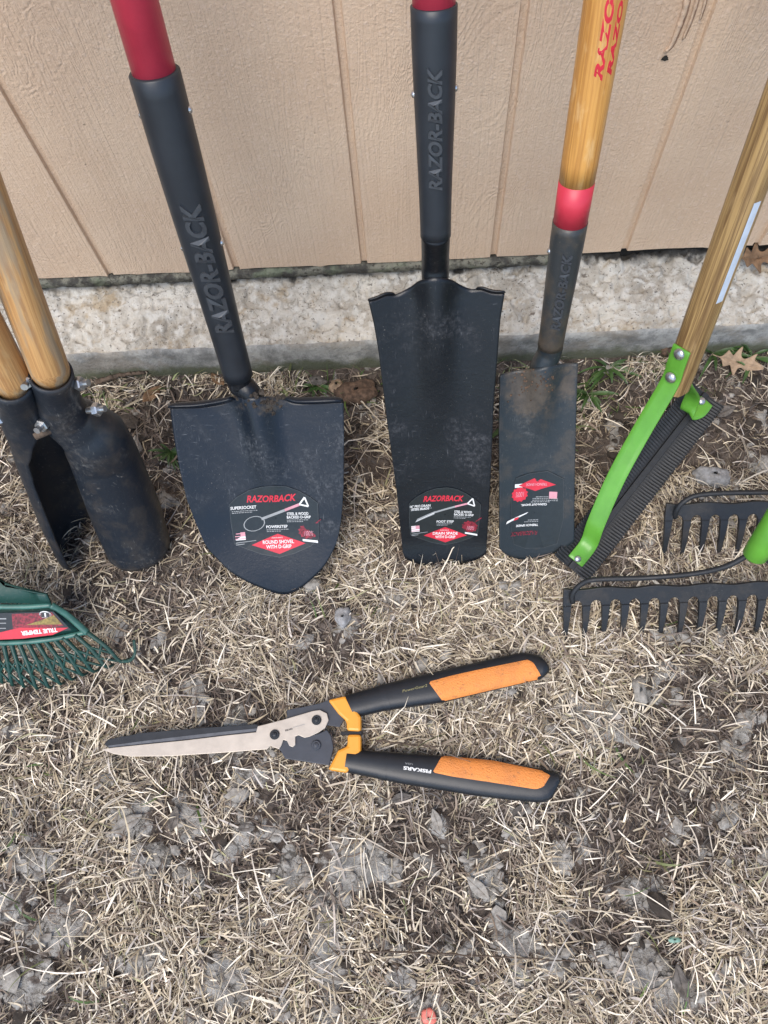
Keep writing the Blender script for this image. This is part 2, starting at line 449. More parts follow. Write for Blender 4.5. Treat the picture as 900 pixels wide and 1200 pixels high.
def ground_z(x, y):
    x = np.asarray(x, float); y = np.asarray(y, float)
    c = clay_mask(x, y)
    z = (fbm(x, y, 7, 4, 3) - .5) * .016 + (fbm(x, y, 45, 3, 9) - .5) * .009
    z = z + c * (.008 + .014 * (fbm(x, y, 75, 4, 20) - .4))
    lim = np.exp(-((np.maximum(np.abs(x) - 1.2, 0) / .4) ** 2)) * np.exp(-((np.maximum(-y - .5, 0) / .3) ** 2))
    near = sm((.70 - y) / .06)
    return (z * lim - .004) * near + (1 - near) * .003
xx, yy = np.meshgrid(GX, GY)
V = np.stack([xx.ravel(), yy.ravel(), ground_z(xx, yy).ravel()], 1)
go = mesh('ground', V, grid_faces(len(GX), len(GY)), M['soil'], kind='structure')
at = go.data.attributes.new('clay', 'FLOAT', 'POINT')
at.data.foreach_set('value', (clay_mask(xx, yy).ravel() * np.clip(fbm(xx, yy, 30, 3, 66).ravel() * 1.6, 0, 1)).astype(np.float32))

# ================================================================== HOUSE WALL
wall = empty('house_wall', (0, .82, 0), 'tan painted grooved plywood house wall on a rough concrete footing', 'wall')
GRO = [-.463 + .2015 * k for k in range(-18, 19)]
YW, ZB, ZT = .81, .1285, 2.6
xs = [-4.2]; ys = [YW]
for g in GRO:
    for dx, dy in ((-.0054, 0), (-.0038, .0052), (.0038, .0052), (.0054, 0)): xs.append(g + dx); ys.append(YW + dy)
xs.append(4.2); ys.append(YW)
mb = MB()
XR = []; YR = []
for i in range(len(xs) - 1):
    n = max(1, int((xs[i + 1] - xs[i]) / .012))
    for t in np.linspace(0, 1, n, endpoint=False): XR.append(xs[i] + (xs[i + 1] - xs[i]) * t); YR.append(ys[i] + (ys[i + 1] - ys[i]) * t)
XR.append(xs[-1]); YR.append(ys[-1]); XR = np.array(XR); YR = np.array(YR)
def zb(x): return ZB + .0018 * (fbm(x, x * 0, 18, 4, 77) - .5) * 2 - .0035 * np.maximum(0, fbm(x, x * 0 + 3, 60, 2, 88) - .72) * 6
rows = []
zbv = zb(XR)
for t in [0, .0015, .004, .02, .1, .4, .8, 1.2, 1.8, 2.47]:
    yb = YR + (.0022 if t == 0 else 0)
    rows.append(np.stack([XR, yb, zbv + t], 1))
V = np.vstack([np.stack([XR, YR + .014, zbv], 1)] + rows)
mesh('siding', V, grid_faces(len(XR), len(rows) + 1), M['siding'], wall, smooth=True, sharp=35)
# recess behind the gap, mossy sill lip on the left
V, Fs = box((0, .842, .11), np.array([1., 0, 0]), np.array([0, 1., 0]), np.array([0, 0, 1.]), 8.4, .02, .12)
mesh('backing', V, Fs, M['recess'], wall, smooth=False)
sx = np.linspace(-4.2, .235, 900)
prof = [(.818, .1262), (.806, .1258), (.8045, .121), (.8055, .112), (.812, .1085), (.822, .108)]
rows = []
for j, (py, pz) in enumerate(prof):
    n1 = (fbm(sx, sx * 0 + j * .13, 40, 3, 31) - .5)
    rows.append(np.stack([sx, py + .007 * n1, pz + .004 * (fbm(sx, sx * 0 + j, 55, 3, 35) - .5) * (0 if j < 2 else 1)], 1))
mesh('sill', np.vstack(rows), grid_faces(len(sx), len(prof)), M['strip'], wall)
# footing: rough ledge and smooth face
fx = np.linspace(-1.3, 1.3, 1000)
fx = np.concatenate([np.linspace(-4.2, -1.31, 40), fx, np.linspace(1.31, 4.2, 40)])
ty = np.linspace(0, 1, 46)
rows = []
for t in ty:
    yv = .7045 + t * .130
    z = .0765 + .024 * t + .004 * (fbm(fx, fx * 0 + yv, 26, 4, 61) - .5) * 2 + .0035 * (fbm(fx, fx * 0 + yv, 90, 3, 63) - .5) * 2
    z = z - .006 * sm((fbm(fx, fx * 0 + yv, 48, 2, 68) - .62) / .1) - .004 * sm((fbm(fx, fx * 0 + yv, 120, 2, 69) - .60) / .1)
    if t == 0: z = z * 0 + .0745 + .006 * (fbm(fx, fx * 0, 38, 4, 64) - .5)
    rows.append(np.stack([fx, yv + (0 if t else .0) + .008 * (fbm(fx, fx * 0 + 4, 30, 4, 65) - .5) * (1 - t), z], 1))
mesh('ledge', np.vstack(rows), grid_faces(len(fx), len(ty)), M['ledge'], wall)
ys_ = .7045 + .008 * (fbm(fx, fx * 0 + 4, 30, 4, 65) - .5)
ztop = .0745 + .006 * (fbm(fx, fx * 0, 38, 4, 64) - .5)
rows = [np.stack([fx, ys_, ztop], 1), np.stack([fx, ys_ - .0035, ztop - .003], 1)]
for t in np.linspace(.1, 1, 8): rows.append(np.stack([fx, .7005 + .0045 * (fbm(fx, fx * 0 + t * .3, 30, 4, 67) - .5), ztop - .003 - t * .11], 1))
mesh('footing_face', np.vstack(rows[::-1]), grid_faces(len(fx), len(rows)), M['face'], wall)
# split knot with raised edges, high on the right
kb = MB(); CR = []
def wp(x, y, off=0.0):
    p = onp(x, y, np.array([0, YW, 0]), np.array([0, 1., 0])); p[1] -= off; return p
for pts, r in (([(808, -30), (803, 5), (795, 30), (786, 52), (779, 60)], .0050), ([(822, -30), (816, 0), (808, 25), (800, 45)], .0030), ([(832, -30), (826, 0), (820, 22)], .0022)):
    P = polyl([wp(*p, .0016) for p in pts], 26, True)
    rr = r * (.4 + .6 * np.sin(np.linspace(.5, np.pi - .1, 26))) * (.8 + .4 * RNG.random(26))
    kb.add(*tube(P, rr * .62, 12)); CR.append(P + np.array([rr.max() * .75, .0012, 0]))
kb.out('knot_ridge', M['siding'], wall)
kc = MB()
for P in CR: kc.add(*tube(P, .0011 * np.sin(np.linspace(.2, 2.9, 26)), 8))
kc.out('knot_crack', M['crack'], wall)
V, Fs = [], []
c = wp(779, 68, .0012); a = np.linspace(0, 2 * np.pi, 14, endpoint=False)
rad = .0034 * (.7 + .6 * RNG.random(14))
V = [c + np.array([math.cos(t) * q * 1.3, 0, math.sin(t) * q]) for t, q in zip(a, rad)]
mesh('knot_hole', V, [list(range(14))], M['recess'], wall, smooth=False)

# ================================================================== DRY GRASS
def in_seg(x, y, segs):
    """distance to flattened footprints"""
    d = np.full(x.shape, 9.0)
    for (p, q, r) in segs:
        p = np.array(p); q = np.array(q); v = q - p; L = v @ v
        t = np.clip(((x - p[0]) * v[0] + (y - p[1]) * v[1]) / L, 0, 1)
        dd = np.hypot(x - p[0] - t * v[0], y - p[1] - t * v[1]) - r
        d = np.minimum(d, dd)
    return d
def g2(x, y): p = atz(x, y, 0); return (p[0], p[1])
FOOT = [(g2(130, 880), g2(330, 870), .012), (g2(330, 866), g2(400, 862), .035), (g2(400, 826), g2(635, 785), .022), (g2(400, 892), g2(645, 925), .022),
        (g2(0, 730), g2(80, 735), .04), (g2(0, 780), g2(150, 775), .02), (g2(665, 705), g2(980, 700), .03), (g2(790, 610), g2(1000, 605), .03),
        (g2(675, 650), g2(835, 480), .035)]
def ribbons(name, N, xr, yr, dens, L, W, zoff, pal, pitch, mat, lab=None, cat=None, seed=0, curl=.9, kink=0.0, flow=1.0, roll=.6, zmax=None, nseg=5, rootup=0):
    g = np.random.default_rng(seed)
    x = g.uniform(*xr, N * 3); y = g.uniform(*yr, N * 3)
    keep = g.random(N * 3) < dens(x, y)
    x = x[keep][:N]; y = y[keep][:N]; n = len(x)
    ln = np.exp(g.normal(math.log(L[0]), L[1], n)); wd = np.exp(g.normal(math.log(W[0]), W[1], n))
    th = (fbm(x, y, 5, 2, 71 + seed) - .5) * 2 * np.pi * 1.7 * flow + g.normal(0, .85, n) + g.integers(0, 2, n) * np.pi
    pt = g.normal(pitch[0], pitch[1], n)
    cv = g.normal(0, curl, n)
    kk = (g.random(n) < kink) * g.normal(0, .9, n); kpos = g.integers(1, nseg, n)
    cp = g.normal(-.15, .35, n)
    rl = g.normal(0, roll, n)
    fd = in_seg(x, y, FOOT); press = .22 + .78 * sm(fd / .02)
    z0 = ground_z(x, y) + .001 + (zoff[0] + (zoff[1] - zoff[0]) * g.random(n)) * press
    pos = np.stack([x, y, z0], 1); V = np.zeros((n, nseg + 1, 2, 3))
    step = ln / nseg
    prof = np.interp(np.linspace(0, 1, nseg + 1), [0, .15, .6, 1], [.7, 1, .85, .15])
    for s in range(nseg + 1):
        t = s / nseg
        hd = th + cv * (t - .5) + kk * (s >= kpos)
        pp = (pt + cp * (t - .5) * 2) * press
        d = np.stack([np.cos(hd) * np.cos(pp), np.sin(hd) * np.cos(pp), np.sin(pp)], 1)
        sd_ = np.stack([-np.sin(hd) * np.cos(rl), np.cos(hd) * np.cos(rl), np.sin(rl)], 1)
        hw = (wd * prof[s] * .5)[:, None]
        V[:, s, 0] = pos - sd_ * hw; V[:, s, 1] = pos + sd_ * hw
        pos = pos + d * step[:, None]
    # keep blades above the soil, below the flattening tools and in front of the footing
    gz = ground_z(V[..., 0], V[..., 1]) + .0006
    V[..., 2] = np.maximum(V[..., 2], gz)
    V[..., 1] = np.minimum(V[..., 1], .696)
    Vf = V.reshape(-1, 3)
    base = (np.arange(n) * (nseg + 1) * 2)[:, None, None]
    q = np.array([[2 * s, 2 * s + 1, 2 * s + 3, 2 * s + 2] for s in range(nseg)])[None]
    Q = (base + q).reshape(-1, 4)
    me = bpy.data.meshes.new(name)
    me.vertices.add(len(Vf)); me.vertices.foreach_set('co', Vf.ravel().astype(np.float32))
    me.loops.add(Q.size); me.loops.foreach_set('vertex_index', Q.ravel().astype(np.int32))
    me.polygons.add(len(Q)); me.polygons.foreach_set('loop_start', (np.arange(len(Q)) * 4).astype(np.int32))
    me.update(calc_edges=True)
    me.polygons.foreach_set('use_smooth', np.ones(len(Q), bool))
    pal = np.array(pal); ci = g.choice(len(pal), n, p=pal[:, 3] / pal[:, 3].sum())
    c = pal[ci, :3] * np.exp(g.normal(0, .16, n))[:, None] * (.85 + .3 * fbm(x, y, 6, 2, 90))[:, None]
    cc = np.ones((n, (nseg + 1) * 2, 4)); cc[..., :3] = c[:, None]
    ca = me.color_attributes.new('tint', 'FLOAT_COLOR', 'POINT'); ca.data.foreach_set('color', cc.ravel().astype(np.float32))
    me.materials.append(mat)
    o = bpy.data.objects.new(name, me); COL.objects.link(o); o['kind'] = 'stuff'
    o['label'] = lab; o['category'] = cat
    return o
XRN, YRN = (-1.15, 1.15), (-.55, .695)
def dens_main(x, y):
    patch = fbm(x, y, 8, 3, 55)
    d = .12 + .95 * sm((patch - .34) / .22)
    d = d * (1 - .93 * clay_mask(x, y))
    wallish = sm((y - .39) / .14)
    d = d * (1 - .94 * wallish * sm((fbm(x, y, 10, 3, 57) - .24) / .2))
    return np.clip(d, 0, 1)
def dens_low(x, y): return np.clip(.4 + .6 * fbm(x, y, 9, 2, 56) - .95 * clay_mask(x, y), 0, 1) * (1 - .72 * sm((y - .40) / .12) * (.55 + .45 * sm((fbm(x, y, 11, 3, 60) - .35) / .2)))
STR = [(.56, .475, .34, 4), (.78, .69, .54, 4.4), (.40, .33, .22, 3.4), (.25, .19, .14, 2.4), (.45, .40, .35, 1.6), (.14, .105, .08, 2.2), (.34, .32, .17, .3)]
LOW = [(.17, .13, .10, 3), (.26, .21, .16, 3), (.10, .075, .06, 3), (.055, .045, .037, 3), (.30, .26, .20, 1.0)]
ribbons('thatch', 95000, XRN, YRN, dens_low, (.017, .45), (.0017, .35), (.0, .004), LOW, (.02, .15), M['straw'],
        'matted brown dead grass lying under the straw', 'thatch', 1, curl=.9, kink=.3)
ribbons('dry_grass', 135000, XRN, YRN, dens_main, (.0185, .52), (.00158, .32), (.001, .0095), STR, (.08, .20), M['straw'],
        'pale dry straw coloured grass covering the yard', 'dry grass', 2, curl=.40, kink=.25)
ribbons('loose_straw', 3600, XRN, YRN, lambda x, y: np.clip(.25 + .6 * dens_main(x, y), 0, 1), (.038, .35), (.0016, .25), (.006, .013), [(.66, .58, .47, 3), (.78, .70, .58, 2), (.42, .35, .26, 2)], (.02, .10), M['straw'],
        'long loose straws lying across the dead grass', 'straw', 3, curl=.45, kink=.25)
def dens_green(x, y):
    p = fbm(x, y, 7, 3, 58)
    e = sm((y - .50) / .16) * sm((p - .48) / .12)
    e2 = .05 * sm((p - .60) / .1)
    right = 1 + 3.5 * sm((x - .15) / .1) * sm((y - .61) / .05)
    return np.clip(e * .45 * right + e2 + .35 * sm((y - .655) / .02) * sm((fbm(x, y, 12, 2, 59) - .4) / .1), 0, 1)
ribbons('green_grass', 6500, XRN, YRN, dens_green, (.034, .4), (.0024, .3), (.0, .003), [(.07, .12, .028, 3), (.12, .16, .05, 2), (.18, .20, .08, 1.5)], (.55, .35), M['green_blades'],
        'short green grass sprouting beside the footing', 'grass', 4, curl=.8)

# crumbs of grey clay and soil
def lumps(name, N, dens, r, mat, lab, cat, seed):
    g = np.random.default_rng(seed); mb_ = MB()
    x = g.uniform(-1.1, 1.1, N * 12); y = g.uniform(-.5, .69, N * 12)
    k = g.random(N * 12) < dens(x, y); x = x[k][:N]; y = y[k][:N]
    ico = np.array([(0, 0, 1), (.89, 0, .45), (.28, .85, .45), (-.72, .53, .45), (-.72, -.53, .45), (.28, -.85, .45), (.72, .53, -.45), (-.28, .85, -.45), (-.89, 0, -.45), (-.28, -.85, -.45), (.72, -.53, -.45), (0, 0, -1)])
    fc = [(0, 1, 2), (0, 2, 3), (0, 3, 4), (0, 4, 5), (0, 5, 1), (1, 6, 2), (2, 7, 3), (3, 8, 4), (4, 9, 5), (5, 10, 1), (6, 7, 2), (7, 8, 3), (8, 9, 4), (9, 10, 5), (10, 6, 1), (11, 7, 6), (11, 8, 7), (11, 9, 8), (11, 10, 9), (11, 6, 10)]
    z = ground_z(x, y)
    for i in range(len(x)):
        rr = r * math.exp(g.normal(0, .5)); a = g.uniform(0, 6.3); ca, sa = math.cos(a), math.sin(a)
        q = ico * g.uniform(.7, 1.25, (12, 1)) * np.array([1.3, .9, .6]) * rr
        q = np.stack([q[:, 0] * ca - q[:, 1] * sa, q[:, 0] * sa + q[:, 1] * ca, q[:, 2]], 1)
        mb_.add(q + np.array([x[i], y[i], z[i] + rr * .25]), fc)
    o = mb_.out(name, mat, smooth=False, kind='stuff', label=lab, cat=cat); return o
lumps('clay_crumbs', 2600, lambda x, y: clay_mask(x, y), .0030, M['clay'], 'crumbled grey clay in the bare patches', 'clay', 5)
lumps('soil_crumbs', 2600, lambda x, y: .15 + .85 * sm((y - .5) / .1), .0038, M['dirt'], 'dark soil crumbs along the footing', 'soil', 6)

# ================================================================== TOOLS
class Blade:
    """a pressed sheet in its own tilted plane; px outlines are surveyed onto that plane"""
    def __init__(s, tip, lean, wf, yaw=0.0, z=0.004):
        s.T = atz(*tip, z); th = math.radians(lean); cy_, sy_ = math.cos(yaw), math.sin(yaw)
        n = np.array([0, -math.cos(th), math.sin(th)])
        n = np.array([n[0] * cy_ - n[1] * sy_, n[0] * sy_ + n[1] * cy_, n[2]])
        s.n = n; s.u = np.array([cy_, sy_, 0.0]); s.v = np.cross(s.n, s.u); s.wf = wf
        if s.v[2] < 0: s.v = -s.v
    def uv(s, x, y):
        P = onp(x, y, s.T, s.n) - s.T; return np.array([P @ s.u, P @ s.v])
    def P(s, u, v, off=0.0):
        u = np.asarray(u, float); v = np.asarray(v, float)
        w_ = s.wf(u, v) + off
        return s.T + u[..., None] * s.u + v[..., None] * s.v + w_[..., None] * s.n
    def pw(s, x, y, w_):
        a = s.uv(x, y); return s.T + a[0] * s.u + a[1] * s.v + w_ * s.n
    def px(s, x, y, off=0.0):
        a = s.uv(x, y); return s.P(a[0], a[1], off)
    def coons(s, L, Rr, B, Tt, nu, nv):
        L, Rr, B, Tt = [np.array([s.uv(*p) for p in q]) for q in (L, Rr, B, Tt)]
        Lp, Rp, Bp, Tp = polyl(L, nv), polyl(Rr, nv), polyl(B, nu, True), polyl(Tt, nu, True)
        a = np.linspace(0, 1, nu)[None, :, None]; b = np.linspace(0, 1, nv)[:, None, None]
        return ((1 - a) * Lp[:, None] + a * Rp[:, None] + (1 - b) * Bp[None] + b * Tp[None]
                - ((1 - a) * (1 - b) * Bp[0] + a * (1 - b) * Bp[-1] + (1 - a) * b * Tp[0] + a * b * Tp[-1]))

def decal(bl, ctr, elems, name, parent, rot=0.0, scale=1.0, off=.0012, bg=None, ws=1.0):
    """printed film lying on the blade; elems in picture-sized units round its centre"""
    c = bl.uv(*ctr)
    su = (bl.uv(ctr[0] + 5, ctr[1]) - bl.uv(ctr[0] - 5, ctr[1]))[0] / 10
    sv = (bl.uv(ctr[0], ctr[1] - 5) - bl.uv(ctr[0], ctr[1] + 5))[1] / 10
    cr, sr = math.cos(rot), math.sin(rot)
    mats = []; mb_ = MB(); zc = [0]
    def mp(xy, o_):
        xy = np.asarray(xy, float).reshape(-1, 2) * scale
        x = (xy[:, 0] * cr - xy[:, 1] * sr) * su; y = (xy[:, 0] * sr + xy[:, 1] * cr) * sv
        return bl.P(c[0] + x, c[1] + y, off + o_)
    def mi(k):
        if k not in mats: mats.append(k)
        return mats.index(k)
    def patch(quad, k, o_, n=10):
        q = np.array(quad, float); G = []
        for j in np.linspace(0, 1, n):
            for i in np.linspace(0, 1, n):
                G.append((1 - j) * ((1 - i) * q[0] + i * q[1]) + j * ((1 - i) * q[3] + i * q[2]))
        mb_.add(mp(G, o_), grid_faces(n, n), mi(k))
    if bg is not None:
        B_ = np.array(bg, float); n = len(B_); G = []; nr = 9
        cc = B_.mean(0)
        for r_ in np.linspace(0.02, 1, nr):
            G.append(cc + (B_ - cc) * r_)
        mb_.add(mp(np.vstack(G), 0), grid_faces(n, nr, True), mi('sticker_bg'))
        G = np.vstack([cc + (B_ - cc) * .985, B_]); mb_.add(mp(G, .00012), grid_faces(n, 2, True), mi('sticker_edge'))
    for e in elems:
        k = e[0]
        if k == 't':     # text: str, x, y, width, height, colour, shear, bold
            _, s_, x, y, wd, hh, colr, shr, bo = e
            V2, F2 = text2d(s_, 10, shr, bo)
            mn, mx = V2[:, :2].min(0), V2[:, :2].max(0)
            q = (V2[:, :2] - (mn + mx) / 2) / (mx - mn) * np.array([wd, hh]) + np.array([x, y])
            mb_.add(mp(q, .0005), F2, mi(colr))
        elif k == 'q': patch(e[1], e[2], e[3] if len(e) > 3 else .00025)
        elif k == 'l':   # fine print: rows of little dashes
            _, x, y, wd, rows_, colr = e
            for r_ in range(rows_):
                xx_ = x - wd / 2; yy_ = y - r_ * 1.9
                while xx_ < x + wd / 2 - (wd * .3 if r_ == rows_ - 1 else 0):
                    ww = random.uniform(1.0, 3.2)
                    patch([(xx_, yy_ - .45), (xx_ + ww, yy_ - .45), (xx_ + ww, yy_ + .45), (xx_, yy_ + .45)], colr, .0003, 2)
                    xx_ += ww + .7
    return mb_.out(name, [M[k] for k in mats], parent, smooth=False)

def emblem(x, y, wd, hh, mat='dark_red_ink'):
    """round crimson badge with a scalloped edge"""
    out = []
    n = 12
    for i in range(n):
        a0, a1 = 2 * math.pi * i / n, 2 * math.pi * (i + 1) / n; am = (a0 + a1) / 2
        out.append(('q', [(x, y), (x + math.cos(a0) * wd * .44, y + math.sin(a0) * hh * .44), (x + math.cos(am) * wd * .52, y + math.sin(am) * hh * .52), (x + math.cos(a1) * wd * .44, y + math.sin(a1) * hh * .44)], mat, .00022))
    return out
def mini_tool(pts, wd, col1, col2, grip):
    out = []
    (x0, y0), (x1, y1) = pts; d = np.array([x1 - x0, y1 - y0], float); L = np.linalg.norm(d); d /= L; nn = np.array([-d[1], d[0]]) * wd / 2
    a = np.array([x0, y0]); b = np.array([x1, y1]); mdl = a + (b - a) * .62
    out.append(('q', [a - nn, mdl - nn, mdl + nn, a + nn], col1)); out.append(('q', [mdl - nn, b - nn, b + nn, mdl + nn], col2))
    g0, g1, g2_ = b, b + d * 9 + nn / wd * 2 * 5.5, b + d * 9 - nn / wd * 2 * 5.5
    for p, q in ((g0, g1), (g1, g2_), (g2_, g0)):
        dd = unit(q - p); m_ = np.array([-dd[1], dd[0]]) * .9
        out.append(('q', [p - m_, q - m_, q + m_, p + m_], grip))
    return out
def ell_outline(cx_, cy_, a, b, rot_, colr, wdt=1.0, n=18):
    out = []
    for i in range(n):
        P_ = []
        for t, k in ((i, 1), (i + 1, 1), (i + 1, 1 - wdt / a), (i, 1 - wdt / a)):
            an = 2 * math.pi * t / n; x = a * k * math.cos(an); y = b * k * math.sin(an)
            P_.append((cx_ + x * math.cos(rot_) - y * math.sin(rot_), cy_ + x * math.sin(rot_) + y * math.cos(rot_)))
        out.append(('q', P_, colr, .0003))
    return out

def sleeve_text(P0, P1, t0, t1, rfun, s_, height, mat, parent, name='raised_lettering', phi0=0.0, lift=.0006, bold=.02, flip=False):
    """raised lettering wrapped round a tube from P0 to P1"""
    P0 = np.array(P0); P1 = np.array(P1); ax = unit(P1 - P0); L = np.linalg.norm(P1 - P0)
    V2, F2 = text2d(s_, 10, .25, bold, extrude=.5)
    mn, mx = V2.min(0), V2.max(0)
    q = (V2 - (mn + mx) / 2) / (mx - mn)
    cL = (t0 + t1) / 2 * L; LL = abs(t1 - t0) * L
    mid = P0 + ax * cL
    e1 = EYE - mid; e1 = unit(e1 - (e1 @ ax) * ax); e2 = np.cross(ax, e1)
    x = cL + q[:, 0] * LL; y = q[:, 1] * height
    r_ = rfun(x / L)
    ph = phi0 - y / r_
    rad = r_ + lift * (q[:, 2] + .5) * 2 - .0004
    V3 = P0 + ax * x[:, None] + rad[:, None] * (np.cos(ph)[:, None] * e1 + np.sin(ph)[:, None] * e2)
    return mesh(name, V3, F2, mat, parent, smooth=False)

def dome(P, n, r, h=.5, seg=16, rings=5):
    n = unit(n); a = unit(np.cross(n, [0.3, .9, .2])); b = np.cross(n, a); V_ = []
    for j in range(rings):
        t = j / rings * math.pi / 2
        for i in range(seg):
            an = 2 * math.pi * i / seg
            V_.append(P + r * math.cos(t) * (a * math.cos(an) + b * math.sin(an)) + n * r * h * math.sin(t))
    V_.append(P + n * r * h); Fs_ = grid_faces(seg, rings, True)
    k = len(V_) - 1
    for i in range(seg): Fs_.append(((rings - 1) * seg + i, (rings - 1) * seg + (i + 1) % seg, k))
    return V_, Fs_
def hexbolt(P, n, r, h):
    n = unit(n); a = unit(np.cross(n, [0.3, .9, .2])); b = np.cross(n, a)
    V_ = []
    for z_, k in ((0, 1), (h * .8, 1), (h, .85)):
        for i in range(6):
            an = math.pi / 3 * i; V_.append(P + r * k * (a * math.cos(an) + b * math.sin(an)) + n * z_)
    Fs_ = grid_faces(6, 3, True); Fs_.append([12 + i for i in range(6)])
    return V_, Fs_

def dgrip(parent, A, B, mat, r=.0185):
    """D-shaped hand grip on the far end of a short handle (above the picture)"""
    ax = unit(B - A); e2 = unit(np.cross(ax, [0, 1, 0]))
    mb_ = MB()
    pts = [B, B + ax * .03 + e2 * .03, B + ax * .10 + e2 * .055, B + ax * .115 + e2 * .045, B + ax * .115 - e2 * .045, B + ax * .10 - e2 * .055, B + ax * .03 - e2 * .03, B]
    mb_.add(*tube(polyl(pts, 60, True), .011, 14)); return mb_.out('hand_grip', mat, parent)

def plane_line(pxs, Y0, z0, k):
    n = np.array([0, 1., -k]); P = np.array([0, Y0, z0]); return [onp(x, y, P, n) for x, y in pxs]
def extend_to_y(A, B, Y):
    d = B - A; return A + d * ((Y - A[1]) / d[1])

# ---------------------------------------------------------------- 1 round point shovel
def neck_ridge(u, v, N, A=.0165, sg=.0165, fall=.15, widen=.10):
    uT, vT, uB, vB = N; t = np.clip((vT - v) / (vT - vB), 0, 1); uc = uT + (uB - uT) * t
    s_ = sg * (1 + widen * (vT - v) / .05) + .010 * sm((v - vT + .03) / .05)
    return A * np.exp(-np.abs((u - uc) / s_) ** 2.2) * sm(1 - (vT - v) / fall)
def w_shovel(u, v):
    s_ = (u + .003) / .125
    dish = .017 * np.abs(s_) ** 2.2 * (1 - .3 * sm((.12 - v) / .12)) + .022 * sm((.11 - v) / .11) * .5
    return dish + neck_ridge(u, v, N1, .0185, .0185, .20)
_t = Blade((336, 691), 44, None); N1 = (*_t.uv(299, 467), *_t.uv(322, 590))
b1 = Blade((336, 691), 44, w_shovel)
t1 = empty('round_point_shovel', b1.T, 'black round point shovel with red handle, leaning left of the centre spade', 'shovel')
UV = b1.coons([(232, 608), (222, 580), (215, 550), (208, 511), (205, 490), (203, 474)], [(400, 608), (402, 585), (403, 567), (403.5, 510), (403, 468)],
              [(232, 608), (244, 636), (258, 652), (274, 667), (299, 681), (330, 692), (350, 687), (374, 667), (386, 651), (395, 632), (400, 608)],
              [(203, 474), (235, 474), (262, 471), (278, 464), (300, 461), (325, 464), (345, 471), (370, 470), (403, 468)], 65, 60)
blade1 = mesh('blade', b1.P(UV[..., 0], UV[..., 1]).reshape(-1, 3), grid_faces(65, 60), M['steel_blue'], t1)
thick(blade1, .0022, -1)
def mud_field(bl, UV_, spots):
    v = 0
    for x, y, sx_, sy_, a in spots:
        c = bl.uv(x, y); k_ = .00125
        v = np.maximum(v, a * np.exp(-((UV_[..., 0] - c[0]) / (sx_ * k_)) ** 2 - ((UV_[..., 1] - c[1]) / (sy_ * k_ * 1.25)) ** 2))
    return v
set_mud(blade1, mud_field(b1, UV, [(318, 472, 34, 13, .72), (330, 500, 26, 40, .36), (285, 476, 20, 12, .5)]))
def foot_step(bl, pts, parent, roll=.011, mat='steel_blue', sweep=2.3, nm='foot_step'):
    P = polyl([bl.uv(*p) for p in pts], 30, True); rows_ = []
    tt = np.linspace(0, 1, 30); amp = np.sin(np.pi * np.clip(tt, 0, 1)) ** .35
    for k in range(9):
        a = sweep * k / 8; rr = roll * (.35 + .65 * amp)
        uu = P[:, 0]; vv = P[:, 1] - .001 + rr * np.sin(a) * .8
        base_ = bl.P(uu, P[:, 1]); rows_.append(base_ + (rr * np.sin(a) * .75 - .0008)[:, None] * bl.v + (rr * (1 - np.cos(a)) * .85)[:, None] * bl.n)
    o = mesh(nm, np.vstack(rows_), grid_faces(30, 9), M[mat], parent); thick(o, .0022, 0); return o
foot_step(b1, [(203, 474), (235, 475.5), (262, 472), (276, 467)], blade1, .015)
foot_step(b1, [(336, 468), (350, 472), (372, 471.5), (403, 468)], blade1, .016)
A1, B1, C1 = plane_line([(279, 440), (181, 85), (158, 0)], .55, .27, .315)
E1 = A1 + (B1 - A1) * ((1.03 - A1[2]) / (B1 - A1)[2])
r1 = lambda t: .0192 + (.0243 - .0192) * sm(t * 1.15)
P = [A1 + (B1 - A1) * t for t in np.linspace(0, 1, 24)]
rr = [float(r1(t)) for t in np.linspace(0, 1, 24)]
Pc = P + [P[-1] + (B1 - A1) * .004]; rc = rr + [rr[-1] - .0015]
sl1 = mesh('sleeve', *tube(Pc, rc, 40), M['sleeve'], t1)
sleeve_text(A1, B1, .22, .68, r1, 'RAZOR-BACK', .020, M['sleeve_glint'], sl1, phi0=-.05, lift=.0016, bold=.035)
mesh('handle', *tube([B1 - (B1 - A1) * .04, E1], .0206, 36), M['red_fibre'], t1)
dgrip(t1, A1, E1, M['sleeve'])
nb = [A1 + (B1 - A1) * .01, A1 - (B1 - A1) * .05, b1.pw(290, 455, .004), b1.pw(298, 468, .0015), b1.pw(302, 486, -.006), b1.pw(306, 508, -.016)]
mesh('socket', *tube(polyl(nb, 24, True), np.interp(np.linspace(0, 1, 24), [0, .35, .6, 1], [.0172, .0150, .0140, .011]), 28), M['steel_black'], t1)
for (x, y) in ((219, 128), (160, 134), (255, 284), (209, 290)):
    t = (85 - 440) and (y - 440) / (85 - 440); c = A1 + (B1 - A1) * t * .93
    ax = unit(B1 - A1); e1 = unit((EYE - c) - ((EYE - c) @ ax) * ax); e2 = np.cross(ax, e1)
    ctr_px = 279 + (181 - 279) * (440 - y) / 355.
    sgn = 1 if x > ctr_px else -1
    rdir = unit((np.array([1., 0, 0]) * sgn) - ((np.array([1., 0, 0]) * sgn) @ ax) * ax)
    # slide the rivet to the surveyed height
    best = min(np.linspace(0, 1, 200), key=lambda q: abs((lambda pc: (600 + F * pc[1] / pc[2]))(R.T @ (A1 + (B1 - A1) * q + rdir * .02 - EYE)) - y))
    mesh('rivet', *dome(A1 + (B1 - A1) * best + rdir * (float(r1(best)) - .0012), rdir, .0040, 1.0), M['galv'], t1)
mud = MB(); g = np.random.default_rng(5)
